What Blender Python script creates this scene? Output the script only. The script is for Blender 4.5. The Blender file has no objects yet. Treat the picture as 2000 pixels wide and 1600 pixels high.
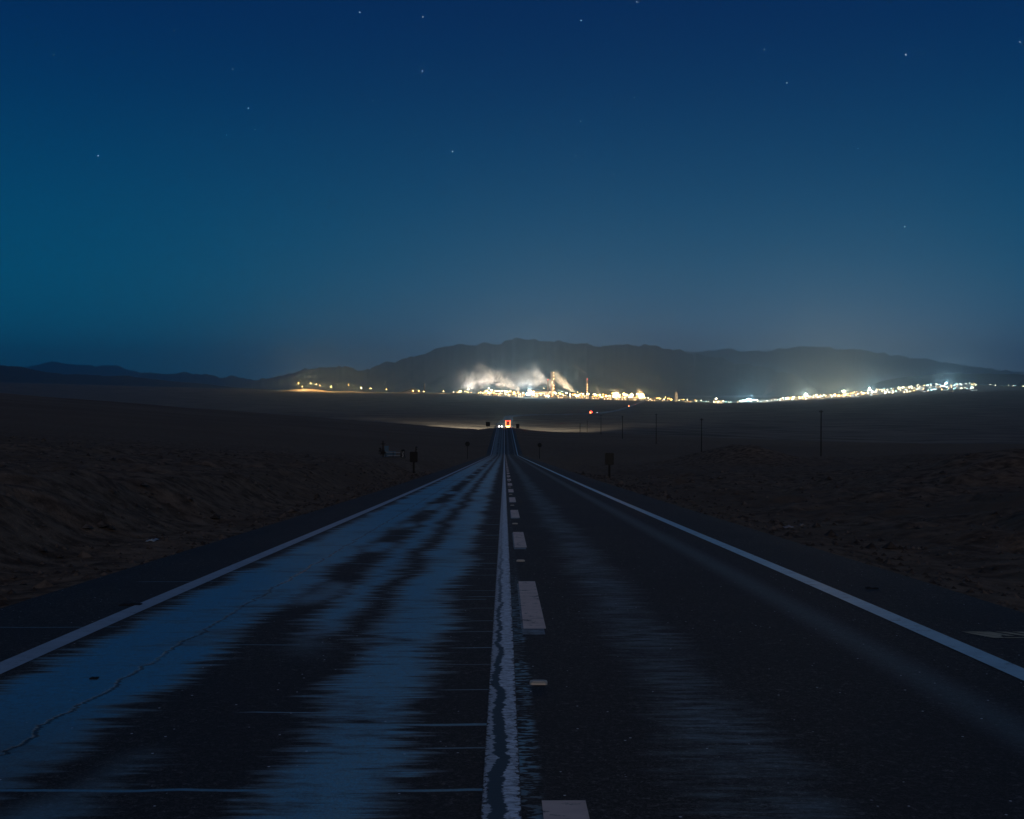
import bpy, math, random
import numpy as np
from mathutils import Vector, Matrix
R = math.radians
rnd = random.Random(7)
scene = bpy.context.scene
COL = scene.collection
F = 2240.0            # focal length in photo pixels (2000 px wide)

# ---------------------------------------------------------------- camera
cam_d = bpy.data.cameras.new('camera')
cam = bpy.data.objects.new('camera', cam_d); COL.objects.link(cam)
cam_d.sensor_fit = 'HORIZONTAL'; cam_d.sensor_width = 36; cam_d.lens = 36 * F / 2000
cam_d.clip_start = 0.05; cam_d.clip_end = 400000
cam.location = (0, 0, 0)
cam.rotation_euler = (R(90) - math.atan(35 / F), 0, -math.atan(15 / F))
scene.camera = cam

# ---------------------------------------------------------------- world: late dusk sky
def ramp(nt, fac, stops, interp='B_SPLINE'):
    r = nt.nodes.new('ShaderNodeValToRGB'); cr = r.color_ramp; cr.interpolation = interp
    while len(cr.elements) > 1: cr.elements.remove(cr.elements[0])
    cr.elements[0].position = stops[0][0]; cr.elements[0].color = (*stops[0][1], 1)
    for p, c in stops[1:]:
        e = cr.elements.new(p); e.color = (*c, 1)
    nt.links.new(fac, r.inputs[0]); return r.outputs[0]
world = bpy.data.worlds.new('World'); scene.world = world; world.use_nodes = True
nt = world.node_tree; nt.nodes.clear()
out = nt.nodes.new('ShaderNodeOutputWorld'); bg = nt.nodes.new('ShaderNodeBackground')
tc = nt.nodes.new('ShaderNodeTexCoord'); sep = nt.nodes.new('ShaderNodeSeparateXYZ')
nt.links.new(tc.outputs['Generated'], sep.inputs[0])
front = ramp(nt, sep.outputs['Z'], [
    (0.0, (.006, .132, .270)), (.03, (.001, .124, .248)), (.07, (.0002, .100, .204)), (.12, (.0002, .076, .168)),
    (.18, (.0002, .052, .136)), (.25, (.0001, .030, .104)), (.33, (.0002, .0165, .082)), (.50, (.002, .018, .062)),
    (1.0, (.006, .027, .060))])
back = ramp(nt, sep.outputs['Z'], [
    (0.0, (.030, .075, .120)), (.10, (.020, .065, .115)), (.25, (.010, .045, .090)), (.50, (.006, .030, .070)),
    (1.0, (.006, .027, .060))])
mr = nt.nodes.new('ShaderNodeMapRange'); mr.interpolation_type = 'SMOOTHSTEP'
mr.inputs['From Min'].default_value = .25; mr.inputs['From Max'].default_value = -.55
nt.links.new(sep.outputs['Y'], mr.inputs['Value'])
mx = nt.nodes.new('ShaderNodeMix'); mx.data_type = 'RGBA'
nt.links.new(mr.outputs[0], mx.inputs[0]); nt.links.new(front, mx.inputs[6]); nt.links.new(back, mx.inputs[7])
# light pollution in the air beyond the mountains, over the plant and over the town
def wm(op, a, b=0.):
    n = nt.nodes.new('ShaderNodeMath'); n.operation = op
    for i, v in enumerate((a, b)):
        if isinstance(v, (int, float)): n.inputs[i].default_value = v
        else: nt.links.new(v, n.inputs[i])
    return n.outputs[0]
az = wm('ARCTAN2', sep.outputs['X'], sep.outputs['Y'])
cur = mx.outputs[2]
for (a0, sa, se, amp) in ((.060, .19, .040, (.190, .120, .105)), (.33, .17, .036, (.260, .195, .165))):
    g = wm('DIVIDE', wm('SUBTRACT', az, a0), sa); g = wm('EXPONENT', wm('MULTIPLY', wm('MULTIPLY', g, g), -1.))
    g = wm('MULTIPLY', g, wm('EXPONENT', wm('DIVIDE', wm('MULTIPLY', wm('MAXIMUM', sep.outputs['Z'], 0.), -1.), se)))
    ad = nt.nodes.new('ShaderNodeMix'); ad.data_type = 'RGBA'; ad.blend_type = 'ADD'; nt.links.new(g, ad.inputs[0]); nt.links.new(cur, ad.inputs[6]); ad.inputs[7].default_value = (*amp, 1)
    cur = ad.outputs[2]
nt.links.new(cur, bg.inputs['Color']); bg.inputs['Strength'].default_value = 1.12
nt.links.new(bg.outputs[0], out.inputs['Surface'])

# the last glow of the set sun, behind the camera
sd = bpy.data.lights.new('afterglow_sun', 'SUN'); sd.energy = .31; sd.angle = R(25); sd.color = (1, .74, .62)
so = bpy.data.objects.new('afterglow_sun', sd); COL.objects.link(so)
so.rotation_euler = (R(66), 0, R(6))

scene.view_settings.view_transform = 'Standard'; scene.view_settings.look = 'None'
scene.view_settings.exposure = 0; scene.view_settings.gamma = 1
scene.render.engine = 'CYCLES'
scene.cycles.max_bounces = 5; scene.cycles.diffuse_bounces = 2; scene.cycles.glossy_bounces = 2
scene.cycles.transparent_max_bounces = 16; scene.cycles.volume_bounces = 0
scene.cycles.volume_step_rate = 1.0; scene.cycles.volume_max_steps = 256
scene.cycles.sample_clamp_indirect = 4; scene.cycles.use_denoising = True

# ---------------------------------------------------------------- material helpers
class NT:
    def __init__(s, name, clear=False):
        s.m = bpy.data.materials.new(name); s.m.use_nodes = True; s.t = s.m.node_tree
        s.bsdf = s.t.nodes.get('Principled BSDF'); s.out = s.t.nodes.get('Material Output')
        s.tc = s.t.nodes.new('ShaderNodeTexCoord')
        sx = s.t.nodes.new('ShaderNodeSeparateXYZ'); s.t.links.new(s.tc.outputs['Object'], sx.inputs[0])
        s.P = s.tc.outputs['Object']; s.x, s.y, s.z = sx.outputs
    def set(s, sock, v):
        if isinstance(v, bpy.types.NodeSocket): s.t.links.new(v, sock)
        elif isinstance(v, tuple) and len(v) == 3 and sock.type == 'RGBA': sock.default_value = (*v, 1)
        else: sock.default_value = v
    def m_(s, op, a, b=0., c=0., clamp=False):
        n = s.t.nodes.new('ShaderNodeMath'); n.operation = op; n.use_clamp = clamp
        s.set(n.inputs[0], a); s.set(n.inputs[1], b); s.set(n.inputs[2], c); return n.outputs[0]
    def add(s, a, b): return s.m_('ADD', a, b)
    def sub(s, a, b): return s.m_('SUBTRACT', a, b)
    def mul(s, a, b): return s.m_('MULTIPLY', a, b)
    def mx(s, a, b): return s.m_('MAXIMUM', a, b)
    def mn(s, a, b): return s.m_('MINIMUM', a, b)
    def ab(s, a): return s.m_('ABSOLUTE', a)
    def comb(s, x, y, z=0.):
        n = s.t.nodes.new('ShaderNodeCombineXYZ')
        for i, v in enumerate((x, y, z)): s.set(n.inputs[i], v)
        return n.outputs[0]
    def noise(s, vec, scale=1., detail=2., rough=.5, dist=0.):
        n = s.t.nodes.new('ShaderNodeTexNoise'); s.set(n.inputs['Vector'], vec)
        n.inputs['Scale'].default_value = scale; n.inputs['Detail'].default_value = detail
        n.inputs['Roughness'].default_value = rough; n.inputs['Distortion'].default_value = dist
        return n.outputs['Fac']
    def noise_xy(s, fx, fy, **k): return s.noise(s.comb(s.mul(s.x, fx), s.mul(s.y, fy)), **k)
    def vor(s, vec, scale):
        n = s.t.nodes.new('ShaderNodeTexVoronoi'); s.set(n.inputs['Vector'], vec); n.inputs['Scale'].default_value = scale
        return n.outputs['Distance'], n.outputs['Color']
    def ss(s, v, lo, hi, a=0., b=1.):
        n = s.t.nodes.new('ShaderNodeMapRange'); n.interpolation_type = 'SMOOTHSTEP'
        s.set(n.inputs['Value'], v); s.set(n.inputs['From Min'], lo); s.set(n.inputs['From Max'], hi)
        s.set(n.inputs['To Min'], a); s.set(n.inputs['To Max'], b); return n.outputs[0]
    def mix(s, f, a, b):
        n = s.t.nodes.new('ShaderNodeMix'); n.data_type = 'RGBA'
        s.set(n.inputs[0], f); s.set(n.inputs[6], a); s.set(n.inputs[7], b); return n.outputs[2]
    def mixf(s, f, a, b):
        n = s.t.nodes.new('ShaderNodeMix'); n.data_type = 'FLOAT'
        s.set(n.inputs[0], f); s.set(n.inputs[2], a); s.set(n.inputs[3], b); return n.outputs[0]
    def bump(s, h, strength=.5, dist=.02, normal=None):
        n = s.t.nodes.new('ShaderNodeBump'); s.set(n.inputs['Height'], h)
        n.inputs['Strength'].default_value = strength; n.inputs['Distance'].default_value = dist
        if normal is not None: s.t.links.new(normal, n.inputs['Normal'])
        return n.outputs[0]
    def P_(s, **k):
        for a, v in k.items(): s.set(s.bsdf.inputs[a.replace('_', ' ')], v)
        return s.m

def plain(name, col, rough=.7, metal=0., var=.25, scale=3.):
    n = NT(name); f = n.noise(n.P, scale=scale, detail=4)
    c1 = tuple(v * (1 - var) for v in col); c2 = tuple(min(1, v * (1 + var)) for v in col)
    n.P_(Base_Color=n.mix(f, c1, c2), Roughness=rough, Metallic=metal)
    return n.m
def emit(name, col, strength, sample=False):
    m = bpy.data.materials.new(name); m.use_nodes = True; b = m.node_tree.nodes['Principled BSDF']
    b.inputs['Base Color'].default_value = (.5, .5, .5, 1)
    b.inputs['Emission Color'].default_value = (*col, 1); b.inputs['Emission Strength'].default_value = strength
    if not sample: m.cycles.emission_sampling = 'NONE'
    return m

# ---------------------------------------------------------------- mesh helpers
class MB:
    def __init__(s): s.v = []; s.f = []; s.p = []
    def add(s, v, f):
        s.p.append((len(s.v), len(s.f))); o = len(s.v); s.v += [tuple(p) for p in v]; s.f += [tuple(o + i for i in q) for q in f]; return s
    def box(s, c, d, M=None, taper=1.):
        x, y, z = c; a, b, h = d[0] / 2, d[1] / 2, d[2] / 2
        v = [Vector((x + i * a * (taper if k > 0 else 1), y + j * b * (taper if k > 0 else 1), z + k * h)) for k in (-1, 1) for j in (-1, 1) for i in (-1, 1)]
        if M is not None: v = [M @ p for p in v]
        return s.add(v, [(0, 2, 3, 1), (4, 5, 7, 6), (0, 1, 5, 4), (2, 6, 7, 3), (0, 4, 6, 2), (1, 3, 7, 5)])
    def tube(s, p0, p1, r0, r1=None, n=10, cap=True):
        r1 = r0 if r1 is None else r1
        p0, p1 = Vector(p0), Vector(p1); d = (p1 - p0).normalized()
        u = d.orthogonal().normalized(); w = d.cross(u)
        v = []
        for p, r in ((p0, r0), (p1, r1)):
            for i in range(n):
                a = 2 * math.pi * i / n; v.append(p + (u * math.cos(a) + w * math.sin(a)) * r)
        f = [(i, (i + 1) % n, n + (i + 1) % n, n + i) for i in range(n)]
        if cap: f += [tuple(range(n))[::-1], tuple(range(n, 2 * n))]
        return s.add(v, f)
    def lathe(s, prof, n=16, c=(0, 0, 0), axis='z'):
        v = []
        for r, h in prof:
            for i in range(n):
                a = 2 * math.pi * i / n; p = (r * math.cos(a), r * math.sin(a), h)
                if axis == 'x': p = (p[2], p[0], p[1])
                if axis == 'y': p = (p[0], p[2], p[1])
                v.append((p[0] + c[0], p[1] + c[1], p[2] + c[2]))
        f = []
        for k in range(len(prof) - 1):
            for i in range(n):
                f.append((k * n + i, k * n + (i + 1) % n, (k + 1) * n + (i + 1) % n, (k + 1) * n + i))
        f.append(tuple(range(n))[::-1]); f.append(tuple(range((len(prof) - 1) * n, len(prof) * n)))
        return s.add(v, f)
    def build(s, name, m, parent=None, smooth=False):
        me = bpy.data.meshes.new(name); me.from_pydata(s.v, [], s.f); me.update()
        if smooth: me.shade_smooth()
        me.materials.append(m)
        o = bpy.data.objects.new(name, me); COL.objects.link(o)
        if parent is not None: o.parent = parent
        return o
def each(b, name, m, parent):
    """every piece of b as a part of its own"""
    P = b.p + [(len(b.v), len(b.f))]
    for (v0, f0), (v1, f1) in zip(P[:-1], P[1:]):
        q = MB(); q.add(b.v[v0:v1], [tuple(i - v0 for i in f) for f in b.f[f0:f1]]); q.build(name, m, parent)
def tag(o, label=None, cat=None, group=None, kind=None):
    if label: o['label'] = label
    if cat: o['category'] = cat
    if group: o['group'] = group
    if kind: o['kind'] = kind
    return o
def empty(name, loc, rz=0., label=None, cat=None, group=None):
    o = bpy.data.objects.new(name, None); COL.objects.link(o); o.location = loc; o.rotation_euler = (0, 0, rz)
    o.empty_display_size = .2
    return tag(o, label, cat, group)
def kids(o): return [c for c in list(bpy.data.objects) if c.parent == o]
def copy_tree(root, tree, loc, rz=None, label=None, group=None, scale=None):
    r = root.copy(); COL.objects.link(r); r.location = loc
    if rz is not None: r.rotation_euler = (0, 0, rz)
    if scale is not None: r.scale = scale
    if label: r['label'] = label
    if group: r['group'] = group
    def rec(src, dst):
        for ch, sub in src:
            c = ch.copy(); COL.objects.link(c); c.parent = dst; rec(sub, c)
    rec(tree, r); return r
def tree_of(o): return [(c, tree_of(c)) for c in kids(o)]
def grid_mesh(name, V, m, smooth=True):
    """V: array (ny, nx, 3)"""
    ny, nx, _ = V.shape
    me = bpy.data.meshes.new(name)
    me.vertices.add(nx * ny); me.vertices.foreach_set('co', V.reshape(-1).astype(np.float32))
    i = np.arange((ny - 1) * (nx - 1)); r = i // (nx - 1); c = i % (nx - 1); a = r * nx + c
    q = np.stack([a, a + 1, a + nx + 1, a + nx], 1).astype(np.int32)
    me.loops.add(q.size); me.loops.foreach_set('vertex_index', q.reshape(-1))
    me.polygons.add(len(q)); me.polygons.foreach_set('loop_start', (np.arange(len(q)) * 4).astype(np.int32))
    me.update(calc_edges=True); me.validate()
    if smooth: me.shade_smooth()
    me.materials.append(m)
    o = bpy.data.objects.new(name, me); COL.objects.link(o); return o

# ---------------------------------------------------------------- numpy noise
def vnoise(x, y, seed=0):
    x = np.asarray(x, float); y = np.asarray(y, float)
    xi = np.floor(x).astype(np.int64); yi = np.floor(y).astype(np.int64); fx = x - xi; fy = y - yi
    fx = fx * fx * (3 - 2 * fx); fy = fy * fy * (3 - 2 * fy)
    def h(a, b):
        n = (a * 374761393 + b * 668265263 + seed * 974634777) & 0xffffffff
        n = ((n ^ (n >> 13)) * 1274126177) & 0xffffffff
        n = n ^ (n >> 16)
        return (n & 0xffffff) / float(0xffffff)
    return (h(xi, yi) * (1 - fx) + h(xi + 1, yi) * fx) * (1 - fy) + (h(xi, yi + 1) * (1 - fx) + h(xi + 1, yi + 1) * fx) * fy
def fbm(x, y, o=4, seed=0, gain=.5):
    s = 0; a = 1; t = 0
    for k in range(o):
        s = s + a * (vnoise(x * 2 ** k + 13.7 * k, y * 2 ** k - 7.1 * k, seed + k) - .5); t += a; a *= gain
    return s / t * 2
def sst(v, a, b):
    t = np.clip((np.asarray(v, float) - a) / (b - a), 0, 1); return t * t * (3 - 2 * t)

# ---------------------------------------------------------------- heights
_d = np.arange(-100, 900, .5)
_s = np.interp(_d, [-100, 6, 14, 60, 288, 312, 545, 575, 640, 900], [.046, .046, .054, .0506, .0500, .0030, .0028, .045, .05, .01])
_s = np.convolve(np.pad(_s, 10, mode='edge'), np.ones(21) / 21, 'valid')
_z = -np.cumsum(_s) * .5; _z = _z - np.interp(0, _d, _z) - 1.55
def Rz(D): return np.interp(D, _d, _z)
PXE = np.array([-400, 0, 300, 540, 620, 900, 1020, 1150, 1200, 1300, 1400, 1500, 1600, 1700, 1800, 1900, 2000, 2400])
PYE = np.array([741, 749, 757, 763.5, 766, 769.5, 776.5, 779, 781.5, 784, 788, 786, 781, 776, 771, 766, 762, 757])
def mounds(x, y):
    z = 0
    for (mx_, my_, h, sx, sy) in [(19.5, 44, 1.35, 4.2, 5), (23, 50, 1.1, 4, 6), (15.5, 40, .35, 3, 4), (22.5, 108, 1.75, 3.2, 9), (18.5, 112, .8, 4, 8), (28, 104, .8, 5, 8),
                                  (33, 118, .7, 4, 8), (14, 66, .35, 2, 4), (20, 72, .4, 3, 4), (12, 36, .28, 2, 3), (27, 62, 1.0, 5, 6), (34, 84, 1.3, 6, 8),
                                  (13, 24, .45, 2.5, 3), (17, 30, .9, 3, 4), (45, 120, 1.2, 8, 14), (11.5, 90, .3, 2, 6)]:
        z = z + h * np.exp(-((x - mx_) / sx) ** 2 - ((y - my_) / sy) ** 2)
    return z
MINE = [(602, 5650, 9, 110, 90), (590, 5700, 7, 60, 60), (618, 5680, 7, 60, 60), (647, 5380, 3, 70, 90), (682, 5750, 10, 70, 60), (729, 5450, 3, 90, 90), (758, 5700, 4, 60, 60), (805, 5500, 2, 80, 80), (866, 5400, 2, 80, 80)]
def ground(x, y):
    x = np.asarray(x, float); y = np.asarray(y, float); D = y; ax = np.abs(x)
    Dc = np.minimum(D, 600)
    rz = Rz(Dc)
    # plateau cross-section
    bank = np.interp(D, [-50, 18, 40, 70, 140, 260], [1.05, 1.0, .88, .8, .4, 0.])
    off = (ax > 4.78)
    left = bank * sst(ax + .5 * fbm(x / 5, y / 3, 3, 5), 6.0, 8.6) + .060 * np.clip(ax - 8.6, 0, 20) + .078 * np.clip(ax - 28.6, 0, 215) + .02 * np.clip(ax - 243, 0, 400)
    left = left * np.interp(D, [0, 200, 560], [1, 1, 1.0]) - sst(D, 250, 520) * .9 * sst(ax, 6, 14)
    right = -.12 * sst(ax, 4.8, 7) + mounds(x, y) + .1 * sst(ax, 9, 16)
    right = right + sst(D, 340, 560) * (-.9 * sst(ax, 6, 20) - .036 * ax)
    right = np.where(ax > 300, right + .03 * (ax - 300) * sst(D, 340, 560), right)
    side = np.where(x < 0, left, right)
    edge = sst(ax, 4.8, 5.6)
    rough = (.05 * fbm(x / .8, y / .8, 3, 1) + .13 * fbm(x / 4, y / 4, 4, 2) + .25 * fbm(x / 22, y / 22, 3, 3) * sst(ax, 7, 20) + .022 * fbm(x / .22, y / .22, 2, 4))
    rough = rough + .05 * fbm(x / .45, y / .45, 3, 41) * (1 - sst(D, 40, 90)) + .42 * np.abs(fbm(x / 2.2, y / 2.6, 5, 31, .6)) * sst(ax, 6.5, 9) * (1 - sst(D, 60, 200)) - .03
    plat = rz + np.where(off, -.05 * (1 - 0 * ax) + side * edge + rough * edge, -.14)
    # low plain beyond the crest
    zp = np.interp(D, [560, 620, 760, 1100, 2000, 4000, 5500], [-20.5, -22.3, -23.8, -27.2, -35.8, -46, -50])
    fr = 1 - sst(D, 620, 3200)
    tr = np.where(x > 0, -.9 - .036 * np.minimum(x, 300), 1.4 * sst(ax, 5, 60)) * fr
    px = 985 + F * x / np.maximum(D, 1)
    ze = -(np.interp(px, PXE, PYE) - 765) / F
    kk = sst(D, 2200, 5400)
    plain = (zp + tr) * (1 - kk) + ze * D * kk
    plain = plain + .5 * fbm(x / 60, y / 26, 3, 18) * sst(D, 600, 640) * (1 - sst(D, 1100, 2000)) + .9 * fbm(x / 90, y / 60, 3, 8) * sst(D, 600, 900) * (1 - .6 * sst(D, 3000, 5000)) + .35 * fbm(x / 14, y / 14, 2, 9) * (1 - sst(D, 1000, 2500))
    # beyond the edge where the lights stand
    beyond = np.clip(D - 5500, 0, None)
    ze2 = ze * 5500 + ze * np.clip(beyond, 0, 6000)
    slope = np.interp(px, [540, 900, 1000, 1450, 1520, 1650, 1700, 1800, 1900, 2000, 2200], [.004, .003, .0015, .0015, .010, .015, .020, .027, .022, .010, .006])
    ze2 = ze2 + slope * np.clip(beyond - 300, 0, 2600) - .8 * sst(beyond, 0, 120)
    plain = np.where(D > 5500, ze2, plain)
    for (mp, md, h, sx, sy) in MINE:
        mxx = (mp - 985) / F * md
        plain = plain + h * np.exp(-((x - mxx) / sx) ** 2 - ((y - md) / sy) ** 2)
    k = sst(D, 552, 612)
    return plat * (1 - k) + plain * k
def gz(x, y): return float(ground(np.array([x]), np.array([y]))[0])
def at(px, D): return (px - 985) / F * D

# ---------------------------------------------------------------- GROUND
def sinhspace(lo, hi, a, n):
    t = np.linspace(math.asinh(lo / a), math.asinh(hi / a), n); return a * np.sinh(t)
gx = sinhspace(-30000, 30000, 3.0, 860)
for e in (-4.8, 4.8, -4.7, 4.7): gx[np.argmin(np.abs(gx - e))] = e
gx = np.sort(gx)
gy = sinhspace(-60, 42000, 14.0, 900)
X, Y = np.meshgrid(gx, gy)
Z = ground(X, Y)
n = NT('desert_dirt')
big = n.noise(n.P, .035, 5, .6); fine = n.noise(n.P, 2.2, 6, .65); tiny = n.noise(n.P, 14, 4, .7)
streak = n.noise_xy(.010, .055, detail=4, rough=.6)
c = n.mix(n.ss(fine, .3, .7), (.055, .037, .024), (.235, .165, .112))
c = n.mix(n.ss(big, .42, .62), c, (.13, .09, .06))
far_c = n.mix(n.ss(streak, .35, .65), (.075, .058, .048), (.22, .175, .14))
isfar = n.ss(n.y, 250., 900.)
c = n.mix(isfar, c, far_c)
vd, vc = n.vor(n.P, 9.)
sepc = n.t.nodes.new('ShaderNodeSeparateColor'); n.t.links.new(vc, sepc.inputs[0])
speck = n.mul(n.ss(vd, .16, .10), n.ss(sepc.outputs[0], .975, .985))
speck = n.mul(speck, n.ss(n.y, 60., 20.))
c = n.mix(speck, c, (.38, .37, .36))
h = n.add(n.mul(fine, .8), n.mul(tiny, .5))
n.P_(Base_Color=c, Roughness=.95, Normal=n.bump(h, .9, .12)); n.bsdf.inputs['Specular IOR Level'].default_value = .15
g = grid_mesh('ground', np.stack([X, Y, Z], 2), n.m); tag(g, kind='structure')

# ---------------------------------------------------------------- ROAD
def strip(name, xl, xr, ys, lift, m, nx=2, x_of=None, skirt=0.):
    ys = np.asarray(ys); xs = np.linspace(xl, xr, nx)
    Xr, Yr = np.meshgrid(xs, ys); Zr = Rz(Yr) + lift
    if skirt:
        Xr = np.concatenate([Xr[:, :1] - .06, Xr, Xr[:, -1:] + .06], 1); Yr = np.concatenate([Yr[:, :1], Yr, Yr[:, -1:]], 1)
        Zr = np.concatenate([Zr[:, :1] - skirt, Zr, Zr[:, -1:] - skirt], 1)
    o = grid_mesh(name, np.stack([Xr, Yr, Zr], 2), m, smooth=False); return tag(o, kind='structure')

n = NT('asphalt')
x, y = n.x, n.y
st1 = n.noise_xy(1.0, 8., detail=5, rough=.62)          # ragged streaks across the lane
st2 = n.noise_xy(.6, .55, detail=2)
st3 = n.noise_xy(2.0, 21., detail=3, rough=.6)
# the binder tracks keep a slow drift along the road
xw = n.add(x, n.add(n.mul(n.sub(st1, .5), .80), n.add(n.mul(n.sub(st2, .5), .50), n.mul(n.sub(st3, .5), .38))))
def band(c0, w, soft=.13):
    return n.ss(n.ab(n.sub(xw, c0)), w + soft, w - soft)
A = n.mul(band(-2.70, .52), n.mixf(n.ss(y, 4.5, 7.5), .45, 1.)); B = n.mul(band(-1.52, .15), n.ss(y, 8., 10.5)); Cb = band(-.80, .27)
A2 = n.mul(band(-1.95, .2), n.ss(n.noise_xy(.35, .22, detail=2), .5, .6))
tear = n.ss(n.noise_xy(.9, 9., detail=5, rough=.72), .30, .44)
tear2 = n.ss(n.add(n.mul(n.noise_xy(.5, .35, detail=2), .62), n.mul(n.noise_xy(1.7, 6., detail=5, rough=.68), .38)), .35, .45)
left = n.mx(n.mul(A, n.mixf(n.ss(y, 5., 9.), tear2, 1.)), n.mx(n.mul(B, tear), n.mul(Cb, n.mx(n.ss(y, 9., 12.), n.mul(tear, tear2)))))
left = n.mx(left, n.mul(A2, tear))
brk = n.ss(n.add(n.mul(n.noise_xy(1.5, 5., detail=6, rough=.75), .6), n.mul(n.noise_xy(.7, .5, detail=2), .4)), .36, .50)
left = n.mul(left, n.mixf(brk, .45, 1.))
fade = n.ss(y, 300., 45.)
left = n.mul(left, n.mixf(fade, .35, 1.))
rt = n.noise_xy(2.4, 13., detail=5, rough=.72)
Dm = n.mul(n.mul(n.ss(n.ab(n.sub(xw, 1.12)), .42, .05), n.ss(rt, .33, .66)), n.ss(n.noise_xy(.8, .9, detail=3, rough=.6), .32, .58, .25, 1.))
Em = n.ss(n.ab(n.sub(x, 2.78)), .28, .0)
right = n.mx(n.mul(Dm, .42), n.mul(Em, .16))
# long meandering crack with shiny bleeding binder
wig = n.add(n.mul(n.sub(n.noise(n.comb(0., n.mul(y, 1.3)), 1., 7, .8), .5), .42), -2.52)
dc = n.ab(n.sub(x, wig))
bleed = n.mul(n.ss(dc, .085, .01), n.ss(n.noise(n.comb(0., n.mul(y, .35), 3.), 1., 2), .32, .5))
crack = n.mul(n.ss(dc, .021, .008), n.ss(n.noise(n.comb(2., n.mul(y, .8), 3.), 1., 2), .35, .45))
# sealed transverse cracks in the left lane
yw = n.add(y, n.mul(n.sub(n.noise(n.comb(n.mul(x, 1.1), 0., 5.), 1., 3, .6), .5), .14))
trans = None
for (yc, x0, x1, wd) in [(5.12, -2.6, -.05, .018), (6.33, -1.15, -.08, .022), (6.62, -1.6, -.5, .012), (8.9, -2.5, -1.6, .010), (7.2, -3.3, -2.1, .010), (11.6, -3.2, -.2, .012), (15.3, -3.2, -.1, .016), (13.2, -4.3, -2.9, .012), (9.8, -4.5, -3.3, .010), (20.5, -3.3, -.1, .02)]:
    t = n.ss(n.ab(n.sub(yw, yc)), wd * 1.3, wd * .6)
    t = n.mul(t, n.mul(n.ss(x, x0, x0 + .2), n.ss(x, x1 + .03, x1)))
    trans = t if trans is None else n.mx(trans, t)
# many short ones beside the centre line, and fringes right of it
fr = n.m_('FRACT', n.mul(n.add(yw, n.mul(n.noise(n.comb(0., y, 9.), .9, 1), 1.1)), 1.35))
short = n.mul(n.ss(n.ab(n.sub(fr, .5)), .030, .010), n.mul(n.ss(x, n.add(-1.0, n.mul(n.noise(n.comb(0., n.mul(y, 1.2), 4.), 1., 1), .9)), -.30), n.ss(x, -.05, -.12)))
short = n.mul(short, n.mul(n.ss(y, 60., 25.), n.ss(n.noise(n.comb(0., n.mul(y, 2.1), 12.), 1., 2), .42, .56)))
fz = n.ss(n.noise(n.comb(n.mul(x, 9.), n.mul(y, 22.), 1.), 1., 2, .6), .50, .56)
fringe = n.mul(fz, n.mul(n.ss(x, .06, .08), n.ss(x, n.add(.19, n.mul(n.sub(st1, .5), .12)), .14)))
fringe = n.mul(fringe, n.mul(n.ss(y, 16., 8., .12, 1.), n.ss(n.noise(n.comb(0., n.mul(y, 1.1), 7.), 1., 1), .35, .5, .25, 1.)))
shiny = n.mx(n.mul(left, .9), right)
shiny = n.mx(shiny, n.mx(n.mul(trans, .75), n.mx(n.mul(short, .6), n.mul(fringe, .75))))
# aggregate
gr = n.noise(n.P, 21., 3, .9); ag = n.noise(n.P, 75, 4, .8); ag2 = n.noise(n.P, 28, 4, .7); pat = n.noise(n.P, .5, 4, .6)
col = n.mix(n.ss(ag, .40, .66), (.006, .006, .006), (.15, .138, .128))
col = n.mix(n.ss(gr, .54, .68, 0., .9), col, (.25, .235, .22))
col = n.mix(n.ss(ag2, .36, .60, .1, .8), (.014, .0135, .0135), col)
col = n.mix(n.mul(n.ss(pat, .35, .65), .5), col, (.026, .026, .029))
col = n.mix(n.m_('MULTIPLY', shiny, .8, clamp=True), col, n.mix(n.ss(gr, .35, .65), (.012, .075, .085), (.040, .190, .205)))  # sky's blue sheen on the worn tracks also painted into the base colour
col = n.mix(crack, col, (.004, .004, .005))
vd, vc = n.vor(n.P, 30.)
sepc = n.t.nodes.new('ShaderNodeSeparateColor'); n.t.links.new(vc, sepc.inputs[0])
speck = n.mul(n.mul(n.ss(vd, .26, .14), n.ss(sepc.outputs[0], .984, .988)), n.ss(y, 40., 15.))
col = n.mix(speck, col, (.9, .9, .92))  # pale stones, colour raised to white for their glint
ro = n.mixf(n.m_('MULTIPLY', shiny, 1., clamp=True), .78, .43)
ro = n.mixf(bleed, ro, n.mixf(left, ro, .43))
ro = n.add(ro, n.mul(n.sub(ag2, .5), .12))
spec = n.mixf(shiny, .36, .7)
shiny = n.mul(shiny, n.sub(1., n.mul(crack, .85)))
bs = n.mixf(shiny, 1., .55)
shiny = n.mul(shiny, n.add(.82, n.add(n.mul(n.sub(n.noise(n.P, 48, 3, .9), .5), 1.9), n.mul(n.sub(n.noise(n.P, 15, 3, .8), .5), .9))))
shiny = n.m_('MULTIPLY', shiny, n.ss(n.noise_xy(2., 22., detail=4, rough=.7), .25, .55, .84, 1.), clamp=True)
hgt = n.mul(n.add(n.mul(ag, .5), n.mul(ag2, .4)), bs)
hgt = n.sub(hgt, n.mul(crack, 1.2))
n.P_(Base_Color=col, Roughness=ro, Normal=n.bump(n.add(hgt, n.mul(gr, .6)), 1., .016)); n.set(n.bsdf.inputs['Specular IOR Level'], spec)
n.set(n.bsdf.inputs['IOR'], n.mixf(shiny, 1.45, 6.2)); n.set(n.bsdf.inputs['Coat Weight'], 0.); n.bsdf.inputs['Coat Roughness'].default_value = .27; n.bsdf.inputs['Coat IOR'].default_value = 2.1; n.set(n.bsdf.inputs['Specular Tint'], n.mix(shiny, (1, 1, 1), (.35, .82, 1.))); n.set(n.bsdf.inputs['Coat Tint'], n.mix(shiny, (1, 1, 1), (.6, .9, 1.)))  # specular tinted blue to deepen the sky sheen of the tracks
ASPH = n.m
ys_road = np.concatenate([np.arange(-12, 60, .5), np.arange(60, 640, 2.)])
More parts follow.
